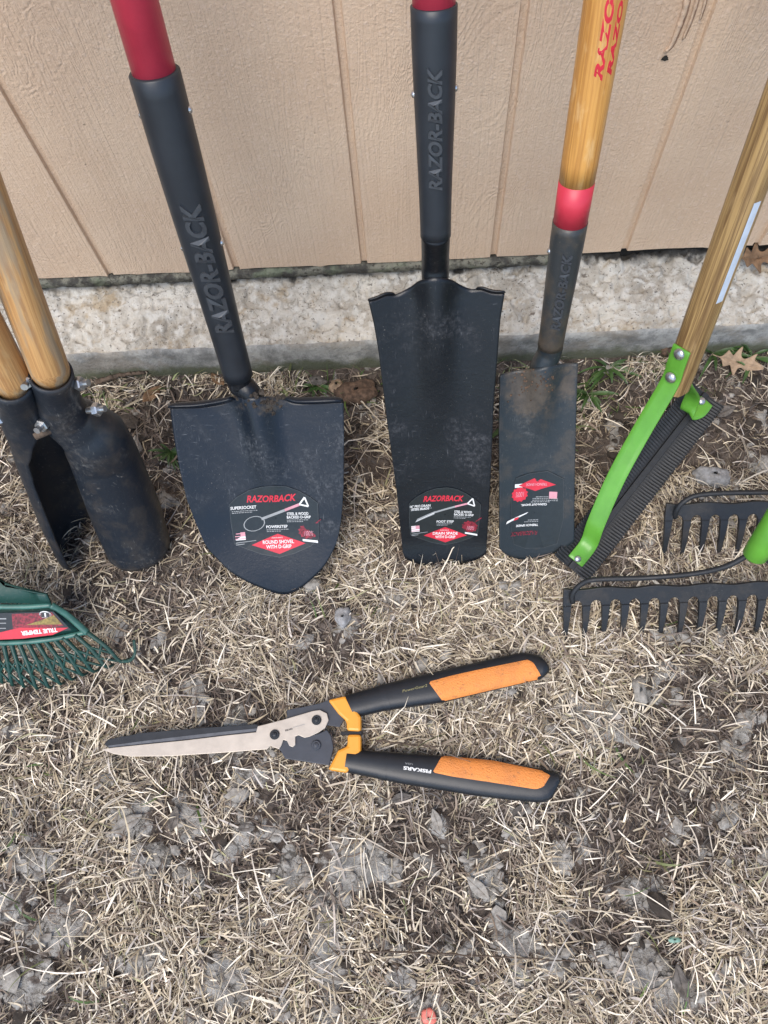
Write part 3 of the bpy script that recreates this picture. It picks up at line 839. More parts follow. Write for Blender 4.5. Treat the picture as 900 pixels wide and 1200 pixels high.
def mud_blob(mb_, c, r, sq=.55):
    V_, F_ = dome(np.asarray(c), unit(EYE - c), r, sq, 9, 3); V_ = np.array(V_) + g.normal(0, r * .18, (len(V_), 3)); mb_.add(V_, F_)
for i in range(30):
    x = g.normal(316, 15); y = g.normal(468, 5); mud_blob(mud, b1.px(x, y, .000), g.uniform(.0015, .0042))
mud.out('mud_clump', M['dirt'], blade1, smooth=False)
shield = [(-50, 22), (-40, 30), (-25, 37), (-10, 41), (5, 42), (18, 40), (32, 34), (44, 27), (53, 20), (52, 0), (50, -22), (40, -30), (20, -38), (2, -42), (-18, -38), (-38, -30), (-50, -24), (-51, 0)]
def std_sticker(l1, l1b, foot, dia1, dia2, blade_kind):
    E_ = [('t', 'RAZORBACK', -.5, 27, 58, 8.2, 'red_ink', .3, .03),
          ('t', l1, -34, 17.5, 30, 3.6, 'white_ink', .1, .02), ('l', -33, 13.6, 30, 2, 'grey_ink'),
          ('t', 'STEEL & WOOD', 28, 8.0, 25, 3.4, 'white_ink', 0, .02), ('t', 'BACKED D-GRIP', 29, 4.0, 28, 3.2, 'white_ink', 0, .02), ('l', 27, .6, 25, 2, 'grey_ink'),
          ('t', foot, 2, -6.5, 25, 3.4, 'white_ink', 0, .02), ('l', 1, -10, 23, 2, 'grey_ink')]
    if l1b: E_.append(('t', l1b, -34, 13.4, 26, 3.2, 'white_ink', .1, .02))
    if blade_kind == 'round':
        E_ += ell_outline(-24, -2, 13, 8.6, .25, 'grey_ink', 1.2); E_ += mini_tool([(-15, 3), (31, 18.5)], 3.0, 'grey_ink', 'pink_ink', 'white_ink')
    else:
        E_ += [('q', [(-42, -6), (-39, -1), (-12, 9), (-14, 4)], 'grey_ink'), ('q', [(-41, -5), (-40, -4), (-13, 7), (-13.4, 6)], 'white_ink', .0004)]
        E_ += mini_tool([(-13, 7), (34, 20)], 2.4, 'grey_ink', 'pink_ink', 'white_ink')
    E_ += [('q', [(-48, -20), (-36, -20), (-36, -11), (-48, -11)], 'white_ink', .0002), ('q', [(-41.5, -15.5), (-36, -15.5), (-36, -11), (-41.5, -11)], 'pink_ink', .0004)]
    for i in range(3): E_.append(('q', [(-48, -19 + i * 3), (-36, -19 + i * 3), (-36, -18 + i * 3), (-48, -18 + i * 3)], 'pink_ink', .0004))
    E_ += [('q', [(-48, -23.4), (-24, -21.8), (-24, -21.2), (-48, -22.6)], 'grey_ink'), ('q', [(-48, -25.5), (-38, -25), (-38, -24.3), (-48, -24.7)], 'grey_ink')]
    E_ += emblem(38, -13, 23, 17) + [('t', '100%', 39, -15, 11, 5.6, 'pink_ink', .3, 0), ('q', [(45, -5), (47, -5.4), (55, 1), (54, 1.6)], 'dark_red_ink'),
                                     ('q', [(31, -24), (49, -26), (49, -23.4), (31, -21.6)], 'white_ink')]
    E_ += [('q', [(-30, -26.5), (2, -38), (34, -26.5), (2, -15)], 'red_ink', .0002), ('t', 'RAZOR-BACK', 1, -19.3, 13, 1.5, 'white_ink', .2, 0),
           ('t', dia1, 2, -24, 37, 4.2, 'white_ink', 0, .02), ('t', dia2, 2, -29.4, 30, 4.2, 'white_ink', 0, .02)]
    return E_
decal(b1, (322, 610), std_sticker('SUPERSOCKET', None, 'POWERSTEP', 'ROUND SHOVEL', 'WITH D-GRIP', 'round'), 'sticker', blade1, bg=shield)

# ---------------------------------------------------------------- 2 drain spade
def w_drain(u, v):
    return .012 * np.abs(u / .085) ** 2 + .004 * sm((.05 - v) / .05) + neck_ridge(u, v, N2, .0175, .0185, .24)
_t = Blade((510, 661), 32, None); N2 = (*_t.uv(510, 322), *_t.uv(512, 520))
b2 = Blade((510, 661), 32, w_drain)
t2 = empty('drain_spade', b2.T, 'long narrow black drain spade with a moulded grey sleeve, upright in the centre', 'spade')
UV = b2.coons([(472, 645), (465, 575), (459, 530), (453, 485), (444, 410), (438.5, 377), (432, 349)], [(569, 643), (573, 575), (577.5, 470), (582, 410), (585, 371), (590, 339)],
              [(472, 645), (476, 652), (492, 659), (510, 662), (540, 657.5), (560, 650), (569, 643)],
              [(432, 349), (441, 347), (453, 343), (465, 344), (480, 336), (492, 325), (510, 319), (528, 324), (540, 333), (552, 338), (564, 336), (576, 339), (590, 339)], 55, 80)
blade2 = mesh('blade', b2.P(UV[..., 0], UV[..., 1]).reshape(-1, 3), grid_faces(55, 80), M['steel_black'], t2)
thick(blade2, .0022, -1)
foot_step(b2, [(432, 349), (441, 348), (453, 344), (462, 344)], blade2, .007, 'steel_black', 1.9)
foot_step(b2, [(558, 337), (564, 337), (576, 340), (590, 339)], blade2, .007, 'steel_black', 1.9)
A2, B2, C2 = plane_line([(510.5, 276), (508.5, 6), (508.5, 0)], .56, .37, .365)
E2 = A2 + (B2 - A2) * ((1.02 - A2[2]) / (B2 - A2)[2])
r2 = lambda t: .0165 + (.0208 - .0165) * sm(t)
P = [A2 + (B2 - A2) * t for t in np.linspace(0, 1, 24)]
sl2 = mesh('sleeve', *tube(P + [P[-1] + (B2 - A2) * .004], [float(r2(t)) for t in np.linspace(0, 1, 24)] + [.0195], 40), M['sleeve'], t2)
sleeve_text(A2, B2, .27, .80, r2, 'RAZOR-BACK', .0125, M['sleeve_glint'], sl2, phi0=.02, lift=.0014, bold=.035)
mesh('handle', *tube([B2 - (B2 - A2) * .03, E2], .0190, 36), M['red_fibre'], t2)
dgrip(t2, A2, E2, M['sleeve'])
nb = [A2 + (B2 - A2) * .02, b2.pw(510, 305, .004), b2.pw(510, 322, .001), b2.pw(510, 345, -.006), b2.pw(510, 380, -.020)]
mesh('socket', *tube(polyl(nb, 26, True), np.interp(np.linspace(0, 1, 26), [0, .3, .5, 1], [.0158, .0156, .0160, .012]), 28), M['steel_black'], t2)
for y, sg in ((105, 1), (109, -1)):
    ax = unit(B2 - A2); rd = np.array([1., 0, 0]) * sg; rd = unit(rd - (rd @ ax) * ax)
    t = min(np.linspace(0, 1, 200), key=lambda q: abs((lambda pc: (600 + F * pc[1] / pc[2]))(R.T @ (A2 + (B2 - A2) * q - EYE)) - y))
    mesh('rivet', *dome(A2 + (B2 - A2) * t + rd * (float(r2(t)) - .0010), rd, .0038, 1.0), M['galv'], t2)
decal(b2, (520, 605), std_sticker('16" PRO DRAIN', 'STEEL BLADE', 'FOOT STEP', 'DRAIN SPADE', 'WITH D-GRIP', 'drain'), 'sticker', blade2, scale=.80, bg=shield)

# ---------------------------------------------------------------- 3 trenching spade
def w_tr(u, v):
    return .009 * (u / .055) ** 2 + neck_ridge(u, v, N3, .0180, .0180, .13)
_t = Blade((622, 657), 40, None); N3 = (*_t.uv(636, 428), *_t.uv(626, 560))
b3 = Blade((622, 657), 40, w_tr)
t3 = empty('trenching_spade', b3.T, 'muddy narrow spade with varnished wooden handle and a red band', 'spade')
UV = b3.coons([(585, 640), (584.5, 560), (584, 500), (585, 437)], [(671, 631), (672, 555), (674, 480), (676, 424)],
              [(585, 640), (590, 646), (600, 652), (622, 657), (642, 650), (660, 640), (671, 631)],
              [(585, 437), (600, 434), (618, 430), (640, 424), (655, 424), (676, 424)], 45, 60)
blade3 = mesh('blade', b3.P(UV[..., 0], UV[..., 1]).reshape(-1, 3), grid_faces(45, 60), M['steel_worn'], t3)
thick(blade3, .0022, -1)
set_mud(blade3, mud_field(b3, UV, [(620, 458, 34, 30, .95), (665, 445, 14, 26, .8), (600, 440, 24, 14, .7), (625, 530, 20, 50, .34)]))
A3, S3, W3, B3 = plane_line([(645, 405), (670, 262), (678, 210), (710, 0)], .55, .235, .277)
ax3 = unit(B3 - A3); E3 = extend_to_y(A3, B3, .79)
def on3(y):
    t = min(np.linspace(0, 1, 400), key=lambda q: abs((lambda pc: (600 + F * pc[1] / pc[2]))(R.T @ (A3 + (B3 - A3) * q - EYE)) - y)); return t
tS, tW = on3(259), on3(212)
L3 = np.linalg.norm(B3 - A3)
r3 = lambda t: .0160 + (.0192 - .0160) * sm(t / tS)
P = [A3 + (B3 - A3) * t for t in np.linspace(0, tS, 20)]
s3 = mesh('socket', *tube(P, [float(r3(t)) for t in np.linspace(0, tS, 20)], 36), M['sleeve_socket'], t3)
n_ = len(s3.data.vertices); set_mud(s3, np.clip(np.interp(np.arange(n_) / n_, [0, .45, .8, 1], [.75, .45, .15, 0]), 0, 1))
sleeve_text(A3, A3 + (B3 - A3) * tS, .22, .84, lambda t: r3(t * tS), 'RAZOR-BACK', .0105, M['sleeve_glint'], s3, phi0=.15, lift=.0014, bold=.04)
mesh('handle_band', *tube([A3 + (B3 - A3) * (tS - .004), A3 + (B3 - A3) * tW], [.0186, .0188], 36), M['red_paint'], t3)
h3 = mesh('handle', *tube([A3 + (B3 - A3) * t for t in np.linspace(tW, 1, 8)] + [E3 + (E3 - A3) * 0], [.0186, .0187, .0188, .0189, .019, .019, .0192, .0193, .0195], 36), M['wood_gold'], t3)
sleeve_text(A3, B3, on3(84), 1.25, lambda t: .0193 + 0 * t, 'RAZOR-BACK', .0085, M['red_ink'], h3, 'printed_lettering', phi0=.22, lift=.0002, bold=.05)
sleeve_text(A3, B3, on3(80), 1.22, lambda t: .0193 + 0 * t, 'RAZOR-BACK', .0060, M['red_ink'], h3, 'printed_lettering', phi0=.78, lift=.0002, bold=.05)
nb = [A3 + (B3 - A3) * .02, A3 - ax3 * .012, b3.pw(636, 428, .001), b3.pw(632, 446, -.007), b3.pw(628, 468, -.020)]
mesh('neck', *tube(polyl(nb, 22, True), np.interp(np.linspace(0, 1, 22), [0, .3, .6, 1], [.0158, .0160, .0155, .012]), 28), M['steel_worn'], t3)
set_tc(h3, A3, E3)
rd = np.array([-1., 0, 0]); rd = unit(rd - (rd @ ax3) * ax3)
mesh('rivet', *dome(A3 + (B3 - A3) * on3(293) + rd * .0172, rd, .0042, 1.0), M['galv'], t3)
mud = MB(); g = np.random.default_rng(8)
for i in range(60):
    x = g.normal(625, 16); y = g.normal(447, 14)
    if 588 < x < 672 and 428 < y < 500: mud_blob(mud, b3.px(x, y, .001), g.uniform(.0006, .0017), .5)
mud.out('mud_clump', M['bark'], blade3, smooth=False)
bg3 = [(-30, -36), (-12, -44), (8, -42), (24, -38), (29, -10), (28, 20), (24, 40), (10, 46), (-12, 46), (-28, 40), (-33, 10)]
tr = []
sgn3 = [('t', 'RAZORBACK', 8, 26, 32, 5.5, 'dark_red_ink', .3, .02), ('t', 'TRENCHING', 8, 15, 26, 3.0, 'white_ink', .1, .03), ('l', 4, 19, 15, 2, 'grey_ink')]
tr = [('t', 'RAZORBACK', 12, 27, 32, 5.0, 'dark_red_ink', .3, .02), ('t', 'TRENCH SPADE', 9, 17.5, 26, 2.6, 'white_ink', .1, .03), ('l', 4, 13.5, 16, 2, 'grey_ink'),
      ('q', [(8, 2), (10, 4), (34, 14), (33, 11)], 'white_ink'), ('q', [(19, 7), (20, 9.6), (25, 11), (24, 8)], 'red_ink', .0004),
      ('t', 'CLEAN-OUT SHOVEL', 2, -6.5, 30, 2.4, 'white_ink', 0, .03), ('l', -6, -9.4, 20, 4, 'grey_ink'),
      ('q', [(-24, -21), (-15, -21), (-15, -13), (-24, -13)], 'pink_ink'), ('l', -20, -11, 10, 2, 'grey_ink')]
tr += emblem(19, -19, 19, 17, 'red_ink') + [('t', '100%', 19, -19, 10, 6, 'pink_ink', .2, 0), ('q', [(15, -31), (25, -31), (25, -27), (15, -27)], 'white_ink')]
tr += [('q', [(-22, -29), (1, -22), (21, -29), (1, -37)], 'red_ink'), ('t', 'TRENCH SPADE', 0, -29.5, 24, 3, 'pink_ink', 0, .02)]
decal(b3, (627, 597), tr, 'sticker', blade3, rot=math.pi, bg=bg3)

# ---------------------------------------------------------------- 4 post hole digger
t4 = empty('post_hole_digger', atz(120, 640), 'scuffed black clamshell post hole digger with two wooden handles', 'post hole digger')
g = np.random.default_rng(12)
def scoop(name, pts, face_deg, mats):
    """pts: px, py, z, radius, half angle (deg)"""
    q = np.array([list(atz(x, y, z)) + [r_, a_, fd] for x, y, z, r_, a_, fd in pts])
    q = polyl(q * np.array([1, 1, 1, 1, .0005, .0005]), 48, False) / np.array([1, 1, 1, 1, .0005, .0005])
    C_ = q[:, :3]; rows_ = []; fr = frames(C_)
    for i in range(48):
        t, e1, e2 = fr[i]; t = -t if t[2] < 0 else t
        f0 = math.radians(q[i, 5]); r_ = q[i, 3]; ha = math.radians(min(179, q[i, 4]))
        X_ = unit(np.array([1., 0, 0]) - t[0] * t); Yb = np.cross(t, X_)
        a = np.linspace(-ha, ha, 41) + f0
        sh = -r_ * math.cos(min(ha, math.pi / 2) * .0) * 0
        rows_.append(C_[i] + r_ * (np.cos(a)[:, None] * X_ + np.sin(a)[:, None] * Yb))
    o = mesh(name, np.vstack(rows_), grid_faces(41, 48), mats, t4); thick(o, .0028, 0); return o
# face angle: 0 = +X, -90 = towards the camera
sR = scoop('blade', [(59, 437, .385, .0225, 179, -60), (64, 456, .350, .0235, 179, -60), (69, 474, .318, .0262, 175, -60), (77, 488, .290, .0290, 150, -58), (96, 500, .262, .0340, 120, -54), (111, 512, .240, .0400, 104, -50), (120, 530, .200, .0425, 102, -50), (147, 598, .085, .0480, 100, -50), (162, 640, .014, .0470, 88, -48), (165, 648, .002, .0400, 82, -48)], 0, M['steel_digger'])
sL = scoop('blade', [(12, 449, .385, .0220, 179, 170), (20, 470, .345, .0235, 179, 170), (27, 486, .310, .0262, 160, 166), (36, 500, .282, .0300, 125, 160), (50, 515, .250, .0380, 100, 152), (60, 535, .205, .0430, 98, 152), (92, 600, .085, .0540, 95, 152), (111, 642, .010, .0540, 92, 152), (114, 650, .002, .0480, 88, 152)], 0, M['steel_digger'])
def p4(x, y, z): return atz(x, y, z)
for o_, sg_ in ((sR, 1), (sL, -1)):
    n_ = len(o_.data.vertices); cc_ = np.empty(n_ * 3, np.float32); o_.data.vertices.foreach_get('co', cc_); cc_ = cc_.reshape(-1, 3) + origin_of(o_)
    kk_ = np.repeat(np.arange(48), 41); aa_ = np.tile(np.linspace(-1, 1, 41), 48)
    set_mud(o_, np.clip(sm((kk_ - 14) / 30.) * (.30 + .45 * (aa_ * sg_ > .15) * sm((aa_ * sg_ - .15) / .4)), 0, 1))
HR0 = p4(65, 450, .355); HR1 = p4(57, 430, .395); dR = unit(atd(-2, 272, .745) - HR1)
HL0 = p4(22, 468, .345); HL1 = p4(12, 440, .39); dL = unit(atd(-62, 300, .72) - HL1)
for h0, h1, d in ((HR0, HR1, dR), (HL0, HL1, dL)):
    LL = (.785 - h1[1]) / d[1] if d[1] > .05 else 1.0
    set_tc(mesh('handle', *tube([h0, h1, h1 + d * .3, h1 + d * min(LL, 1.15)], [.0205, .0210, .0200, .0190], 32), M['wood_digger'], t4), h0, h0 + d)
for (x, y, z, nx) in ((50, 497, .315, (-.2, -1, .5)), (92, 450, .36, (1, -.1, .3)), (112, 480, .31, (1, -.1, .3)), (31, 446, .385, (.2, -1, .5)), (2, 489, .33, (-1, -.5, .2))):
    p = p4(x, y, z); n_ = unit(nx); mb_ = MB()
    mb_.add(*tube([p - n_ * .012, p + n_ * .014], .0040, 12)); mb_.add(*hexbolt(p - n_ * .001, n_, .0085, .007))
    mb_.out('bolt', M['zinc'], t4, smooth=False)
pv = p4(52, 510, .30); mesh('pivot_spacer', *tube([pv - np.array([.012, .0, .0]), pv + np.array([.01, .01, 0])], .006, 14), M['twig'], t4)

# ---------------------------------------------------------------- 5 weed cutter
blA, blB = atz(668, 666, .012), atz(827, 462, .078)
t5 = empty('weed_cutter', blA, 'serrated double edge weed cutter with lime green straps and oak handle', 'weed cutter')
ax = unit(blB - blA); nrm = unit(np.cross(ax, np.cross([0.12, -.25, 1.], ax))); sd5 = np.cross(nrm, ax)
L5 = np.linalg.norm(blB - blA); NT = 70; rows_ = []
o0 = blA
cols = [-1, -.93, -.6, -.57, -.16, -.12, 0, .12, .16, .57, .6, .93, 1]
for i in range(NT * 4 + 1):
    t = i / (NT * 4); c = o0 + ax * L5 * t
    hw = .0300; ph = (i % 4) / 4.
    tooth = [.0, .0014, .0022, .0010][i % 4]
    rib = .0006 * math.sin(2 * math.pi * (i / 4.))
    r_ = []
    for q in cols:
        wv = q * hw; hgt = 0
        if abs(q) >= .93: wv += math.copysign(tooth, q) * (1 if abs(q) == 1 else .5)
        if .17 < abs(q) < .95: hgt = rib * 1.0
        if abs(q) <= .13: hgt = .0035
        r_.append(c + sd5 * wv + nrm * (hgt + .006 * q * q))
    rows_.append(r_)
blade5 = mesh('blade', np.array(rows_).reshape(-1, 3), grid_faces(len(cols), NT * 4 + 1), M['rubber'], t5, smooth=False); thick(blade5, .002, 0)
A5, B5 = atd(800, 430, .985), atd(901, 157, .775)
E5 = extend_to_y(A5, B5, .785); ax5 = unit(B5 - A5); A5b = A5 - ax5 * .035
e1 = unit((EYE - A5) - ((EYE - A5) @ ax5) * ax5); e2 = np.cross(ax5, e1)
n5 = unit(.88 * e1 - .47 * e2); m5 = np.cross(ax5, n5)
def octo(P_, rr_):
    V_ = []
    for p, r_ in zip(P_, rr_):
        for i in range(20):
            an = 2 * math.pi * i / 20; k = 1 / (abs(math.cos(an)) ** 4 + abs(math.sin(an)) ** 4) ** .25
            V_.append(p + r_ * k * (.92 * math.cos(an) * n5 + .92 * math.sin(an) * m5))
    Fs_ = grid_faces(20, len(P_), True); Fs_.append(list(range(20))[::-1]); return V_, Fs_
h5 = mesh('handle', *octo([A5b, A5, B5, E5], [.0168, .0175, .0180, .018]), M['wood_oak'], t5, sharp=50); set_tc(h5, A5, E5)
def at5(t, a, b): return A5 + (B5 - A5) * t + n5 * a + m5 * b
def strap(name, pts, wid, widths_dir, parent=t5, th=.003):
    C_ = polyl(pts, 60, True); fr = np.gradient(C_, axis=0); V_ = []
    D_ = polyl(widths_dir, 60)
    for p, t, wv in zip(C_, fr, D_):
        t = unit(t); s_ = unit(wv - (wv @ t) * t); V_ += [p - s_ * wid / 2, p - s_ * wid * .2, p + s_ * wid * .2, p + s_ * wid / 2]
    o = mesh(name, V_, grid_faces(4, 60), M['green_paint'], parent, sharp=30); thick(o, th, 0); bevel(o, .0006, 1); return o
fA = at5(.125, .0178, 0); fB = at5(-.07, .0180, 0)
e2m = -e2
if sd5 @ m5 < 0: sd5 = -sd5
pS = [fA, at5(.03, .0178, 0), fB, atz(752, 505, .165), atz(722, 560, .115), atz(699, 612, .065), atz(690, 637, .030), atz(674, 658, .0235)]
strap('strap', pS, .0255, [m5, m5, m5, sd5 * .5 + m5 * .5, sd5, sd5])
bs = [at5(-.03, -.0165, 0), at5(-.10, -.018, .0), atz(812, 462, .13), atz(806, 482, .096), atz(818, 482, .090), atz(828, 470, .088)]
strap('strap', bs, .0225, [m5, m5, sd5, sd5])
for p, n_, r_ in ((at5(.095, .0192, 0), n5, .0078), (at5(-.030, .0196, 0), n5, .0078), (atz(677, 655, .0255), nrm, .0052), (atz(822, 470, .0935), nrm, .0060)):
    mesh('bolt', *dome(p, n_, r_, .62), M['zinc'], t5)
# pale label wrapped on the side of the handle
V_ = []
ya = -1
for t in np.linspace(.36, .78, 12):
    rr_ = .0175 + (.0180 - .0175) * t
    for an in np.linspace(62, 100, 7):
        a_ = math.radians(an); k = 1 / (abs(math.cos(a_)) ** 4 + abs(math.sin(a_)) ** 4) ** .25
        V_.append(A5 + (B5 - A5) * t + (rr_ * k * .92 + .0005) * (math.cos(a_) * n5 + math.sin(a_) * m5))
mesh('label', V_, grid_faces(7, 12), M['label_white'], h5)

# ---------------------------------------------------------------- 6 bow rakes
def bow_rake(name, label, tipL, topL, topR, ztop, nt, pitch_px, bow_px, ferr, wall_pt, group, ltilt=0.0):
    """tipL/topL/topR: px of left tine tip, left and right bar top; bow_px: (px, py, z) of the left bow arm"""
    P0 = atz(*tipL, .001); P1 = atz(*topL, ztop); P2 = atz(*topR, ztop)
    ex = unit(P2 - P1); ev = P0 - P1; Lv = np.linalg.norm(ev); ev = unit(ev - (ev @ ex) * ex); en = unit(np.cross(ex, ev))
    if en[2] < 0: en = -en
    sp = np.linalg.norm(P2 - P1) / pitch_px
    root = empty(name, P0, label, 'rake', group)
    Wd = sp * (nt - 1); bar = .022
    # bar with rounded slots between the tines: front profile in (x, v)
    out = MB(); n = 0
    tw = sp * .42
    Vb = []; Fb = []
    th_ = .0055
    def P_(x, v, w_): return P1 + ex * x + ev * v + en * w_
    xs_ = []; low = []
    for i in range(nt - 1):
        xa, xb = i * sp + tw / 2, (i + 1) * sp - tw / 2
        if i == 0: xs_.append(-tw / 2); low.append(bar + .006)
        xs_.append(xa); low.append(bar + .006)
        for k in range(1, 8):
            a = math.pi * k / 8; xm = (xa + xb) / 2; rw = (xb - xa) / 2
            xs_.append(xm - rw * math.cos(a)); low.append(bar + .006 - .010 * math.sin(a))
        xs_.append(xb); low.append(bar + .006)
    xs_.append((nt - 1) * sp + tw / 2); low.append(bar + .006)
    m_ = len(xs_)
    top = [0.0 + .0015 * math.sin(x * 90) for x in xs_]
    V_ = [P_(x, v, th_ / 2) for x, v in zip(xs_, top)] + [P_(x, v, th_ / 2) for x, v in zip(xs_, low)] + [P_(x, v, -th_ / 2) for x, v in zip(xs_, low)] + [P_(x, v, -th_ / 2) for x, v in zip(xs_, top)]
    Fs_ = []
    for j in range(4):
        for i in range(m_ - 1): Fs_.append((j * m_ + i, j * m_ + i + 1, ((j + 1) % 4) * m_ + i + 1, ((j + 1) % 4) * m_ + i))
    Fs_ += [(0, m_, 2 * m_, 3 * m_), (m_ - 1, 4 * m_ - 1, 3 * m_ - 1, 2 * m_ - 1)]
    bevel(mesh('head_bar', V_, Fs_, M['steel_rake'], root, smooth=False), .0010, 2, 50)
    for i in range(nt):
        rows2 = []
        v0 = bar + .004; v1 = Lv
        for t in np.linspace(0, 1, 9):
            v = v0 + (v1 - v0) * t; wd_ = tw * (1 - .62 * t); dp = .0078 * (1 - .5 * t)
            cvx = -.010 * t * t + .004 * t
            c = P_(i * sp, v, cvx + .0005)
            rows2.append([c - ex * wd_ / 2 + en * dp / 2, c + ex * wd_ / 2 + en * dp / 2, c + ex * wd_ / 2 - en * dp / 2, c - ex * wd_ / 2 - en * dp / 2])
        V2 = np.array(rows2).reshape(-1, 3); F2 = grid_faces(4, 9, True); F2.append((32, 33, 34, 35))
        bevel(mesh('tine', V2, F2, M['steel_rake'], root, smooth=False), .0008, 2)
    Xc = P1 + ex * Wd / 2
    arm = [atz(x, y, z) for x, y, z in bow_px]
    A_ = polyl(arm, 70, True)
    mx = A_ - 2 * ((A_ - ferr) @ ex)[:, None] * ex
    mb_ = MB(); mb_.add(*tube(A_, .0036, 12)); mb_.add(*tube(mx, .0036, 12)); mb_.out('bow', M['steel_rake'], root)
    d = unit(np.array(wall_pt) - ferr)
    mesh('ferrule', *tube([ferr - d * .004, ferr - d * .001, ferr + d * .02, ferr + d * .15], [.0125, .0150, .0158, .0180], 28), M['green_paint'], root)
    set_tc(mesh('handle', *tube([ferr + d * .12, np.array(wall_pt)], .0165, 24), M['wood_oak'], root), ferr, np.array(wall_pt))
    return root
fr1 = atz(885, 650, .165)
bow_rake('bow_rake', 'black bow rake nearest the shears with its green ferrule showing', (667, 754), (665, 690), (895, 682), .060, 16, 10.0,
         [(671, 706, .050), (671, 696, .062), (682, 684, .075), (700, 679, .085), (760, 677, .10), (815, 672, .125), (850, 664, .145), (874, 652, .160), (885, 646, .168)],
         fr1, (fr1[0] + .20, .79, 1.25), None)
fr2 = atz(985, 575, .16)
bow_rake('bow_rake', 'black bow rake behind the nearer rake, beside the grey stone', (787, 656), (785, 590), (895, 588), .062, 16, 5.0,
         [(791, 606, .050), (793, 598, .064), (800, 589, .075), (815, 581, .085), (845, 578, .10), (900, 577, .125), (960, 577, .15), (985, 575, .16)],
         fr2, (fr2[0] + .25, .79, 1.25), None)

# ---------------------------------------------------------------- 7 leaf rake
t7 = empty('leaf_rake', atz(-10, 790), 'dark green plastic leaf rake with a red label at the left edge', 'rake')
XC = atz(-8, 740, .04)[0]
def both(P_): P_ = np.asarray(P_); Q = P_.copy(); Q[..., 0] = 2 * XC - Q[..., 0]; return P_, Q
def slab(name, quadrows, mat, parent, th=.004, nu=14):
    """rows of px (x, y, z) polylines -> sheet, mirrored about the rake's own axis"""
    G = [polyl([atz(*p) for p in r_], nu) for r_ in quadrows]; Gf = []
    for r_ in G:
        a, b = both(r_); Gf.append(np.vstack([b[::-1], a]))
    o = mesh(name, np.vstack(Gf), grid_faces(2 * nu, len(Gf)), mat, parent, sharp=40); thick(o, th, 0); return o
cut = 1.0
hub = slab('hub', [[(-8, 668, .115), (0, 680, .11), (6, 686, .108)], [(-8, 694, .100), (30, 694, .098), (55, 696, .095)], [(-8, 706, .092), (30, 707, .090), (60, 707, .088)]], M['poly_green'], t7)
bands = MB()
def bar7(pts, r_, flat=.6):
    P_ = polyl([atz(*p) for p in pts], 24, True); a, b = both(P_); bands.add(*tube(a, r_, 8, flat=flat)); bands.add(*tube(b, r_, 8, flat=flat))
bar7([(-8, 711, .090), (30, 711, .088), (60, 709, .086)], .0038)
bar7([(60, 709, .086), (80, 722, .070), (103, 742, .050)], .0048)
bar7([(-8, 754, .055), (20, 753, .055), (45, 751, .054), (72, 747, .052), (104, 740, .050)], .0036)
bands.out('frame', M['poly_green_light'], t7)
back = slab('backing', [[(-8, 712, .084), (30, 712, .082), (62, 712, .080)], [(-8, 752, .052), (40, 750, .051), (96, 742, .048)]], M['poly_green'], t7, .002)
class Flat:
    """plane carrying the card label"""
    def __init__(s, P, a, b): s.T = P; s.u = unit(a); s.n = unit(np.cross(a, b)); s.n = s.n if s.n[2] > 0 else -s.n; s.v = np.cross(s.n, s.u)
    def uv(s, x, y): q = onp(x, y, s.T, s.n) - s.T; return np.array([q @ s.u, q @ s.v])
    def P(s, u, v, off=0.0): u = np.asarray(u, float); v = np.asarray(v, float); return s.T + u[..., None] * s.u + v[..., None] * s.v + off * s.n
pA, pB, pC = atz(0, 715, .086), atz(62, 714, .084), atz(30, 746, .062)
fl = Flat(pA, pB - pA, pC - pA)
lab_e = [('q', [(-52, -1), (-28, -1), (-28, 18), (-52, 18)], 'black_ink', .0003),
         ('q', [(-28, 0), (28, -1), (20, 16), (-28, 17)], 'dark_red_ink', .0002), ('q', [(-10, 3), (27, 0), (22, 9), (8, 9)], 'olive_ink', .0004),
         ('q', [(-52, -10), (-20, -13), (-20, -1), (-52, -2)], 'red_ink', .0003), ('q', [(-20, -13), (36, -6), (28, 0), (-20, -1)], 'red_ink', .00045),
         ('t', 'TRUE TEMPER', 5, -5.4, 44, 5.0, 'white_ink', 0, .04)]
lab_e = []
def Q4(pts, k, o_=.0003): return ('q', [(x - 40, -(y - 731)) for x, y in pts], k, o_)
lab_e = [Q4([(-8, 746), (16, 748), (62, 744), (84, 736)][::1] and [(-8, 748), (84, 738), (66, 716), (-8, 717)], 'sticker_bg', .0001),
         Q4([(16, 737), (76, 733), (64, 717), (17, 718)], 'dark_red_ink', .0003), Q4([(32, 731), (74, 731), (66, 720), (50, 726)], 'olive_ink', .0005),
         Q4([(-8, 748), (25, 747), (25, 734), (-8, 741)], 'red_ink', .0004), Q4([(25, 747), (62, 743), (81, 735), (25, 734)], 'red_ink', .0005),
         Q4([(-8, 724), (10, 724), (10, 722.6), (-8, 722.6)], 'grey_ink', .0005), Q4([(-8, 729), (9, 729), (9, 728), (-8, 728)], 'grey_ink', .0005), Q4([(-8, 735), (8, 735), (8, 734), (-8, 734)], 'grey_ink', .0005)]
e_ = ell_outline(16, 11.5, 7.2, 4.2, -.1, 'white_ink', 2.0) + [('q', [(11, 9), (21, 8.5), (20, 14), (12, 14.5)], 'black_ink', .0004), ('t', '1', 16, 11.5, 1.8, 4.6, 'white_ink', 0, .04)]
tv, tf = text2d('TRUE TEMPER', 10, 0, .04)
lab_o = decal(fl, (40, 731), lab_e + e_, 'label', back, off=.0035)
mn, mx_ = tv[:, :2].min(0), tv[:, :2].max(0); q = -(tv[:, :2] - (mn + mx_) / 2) / (mx_ - mn) * np.array([43, 5.2])
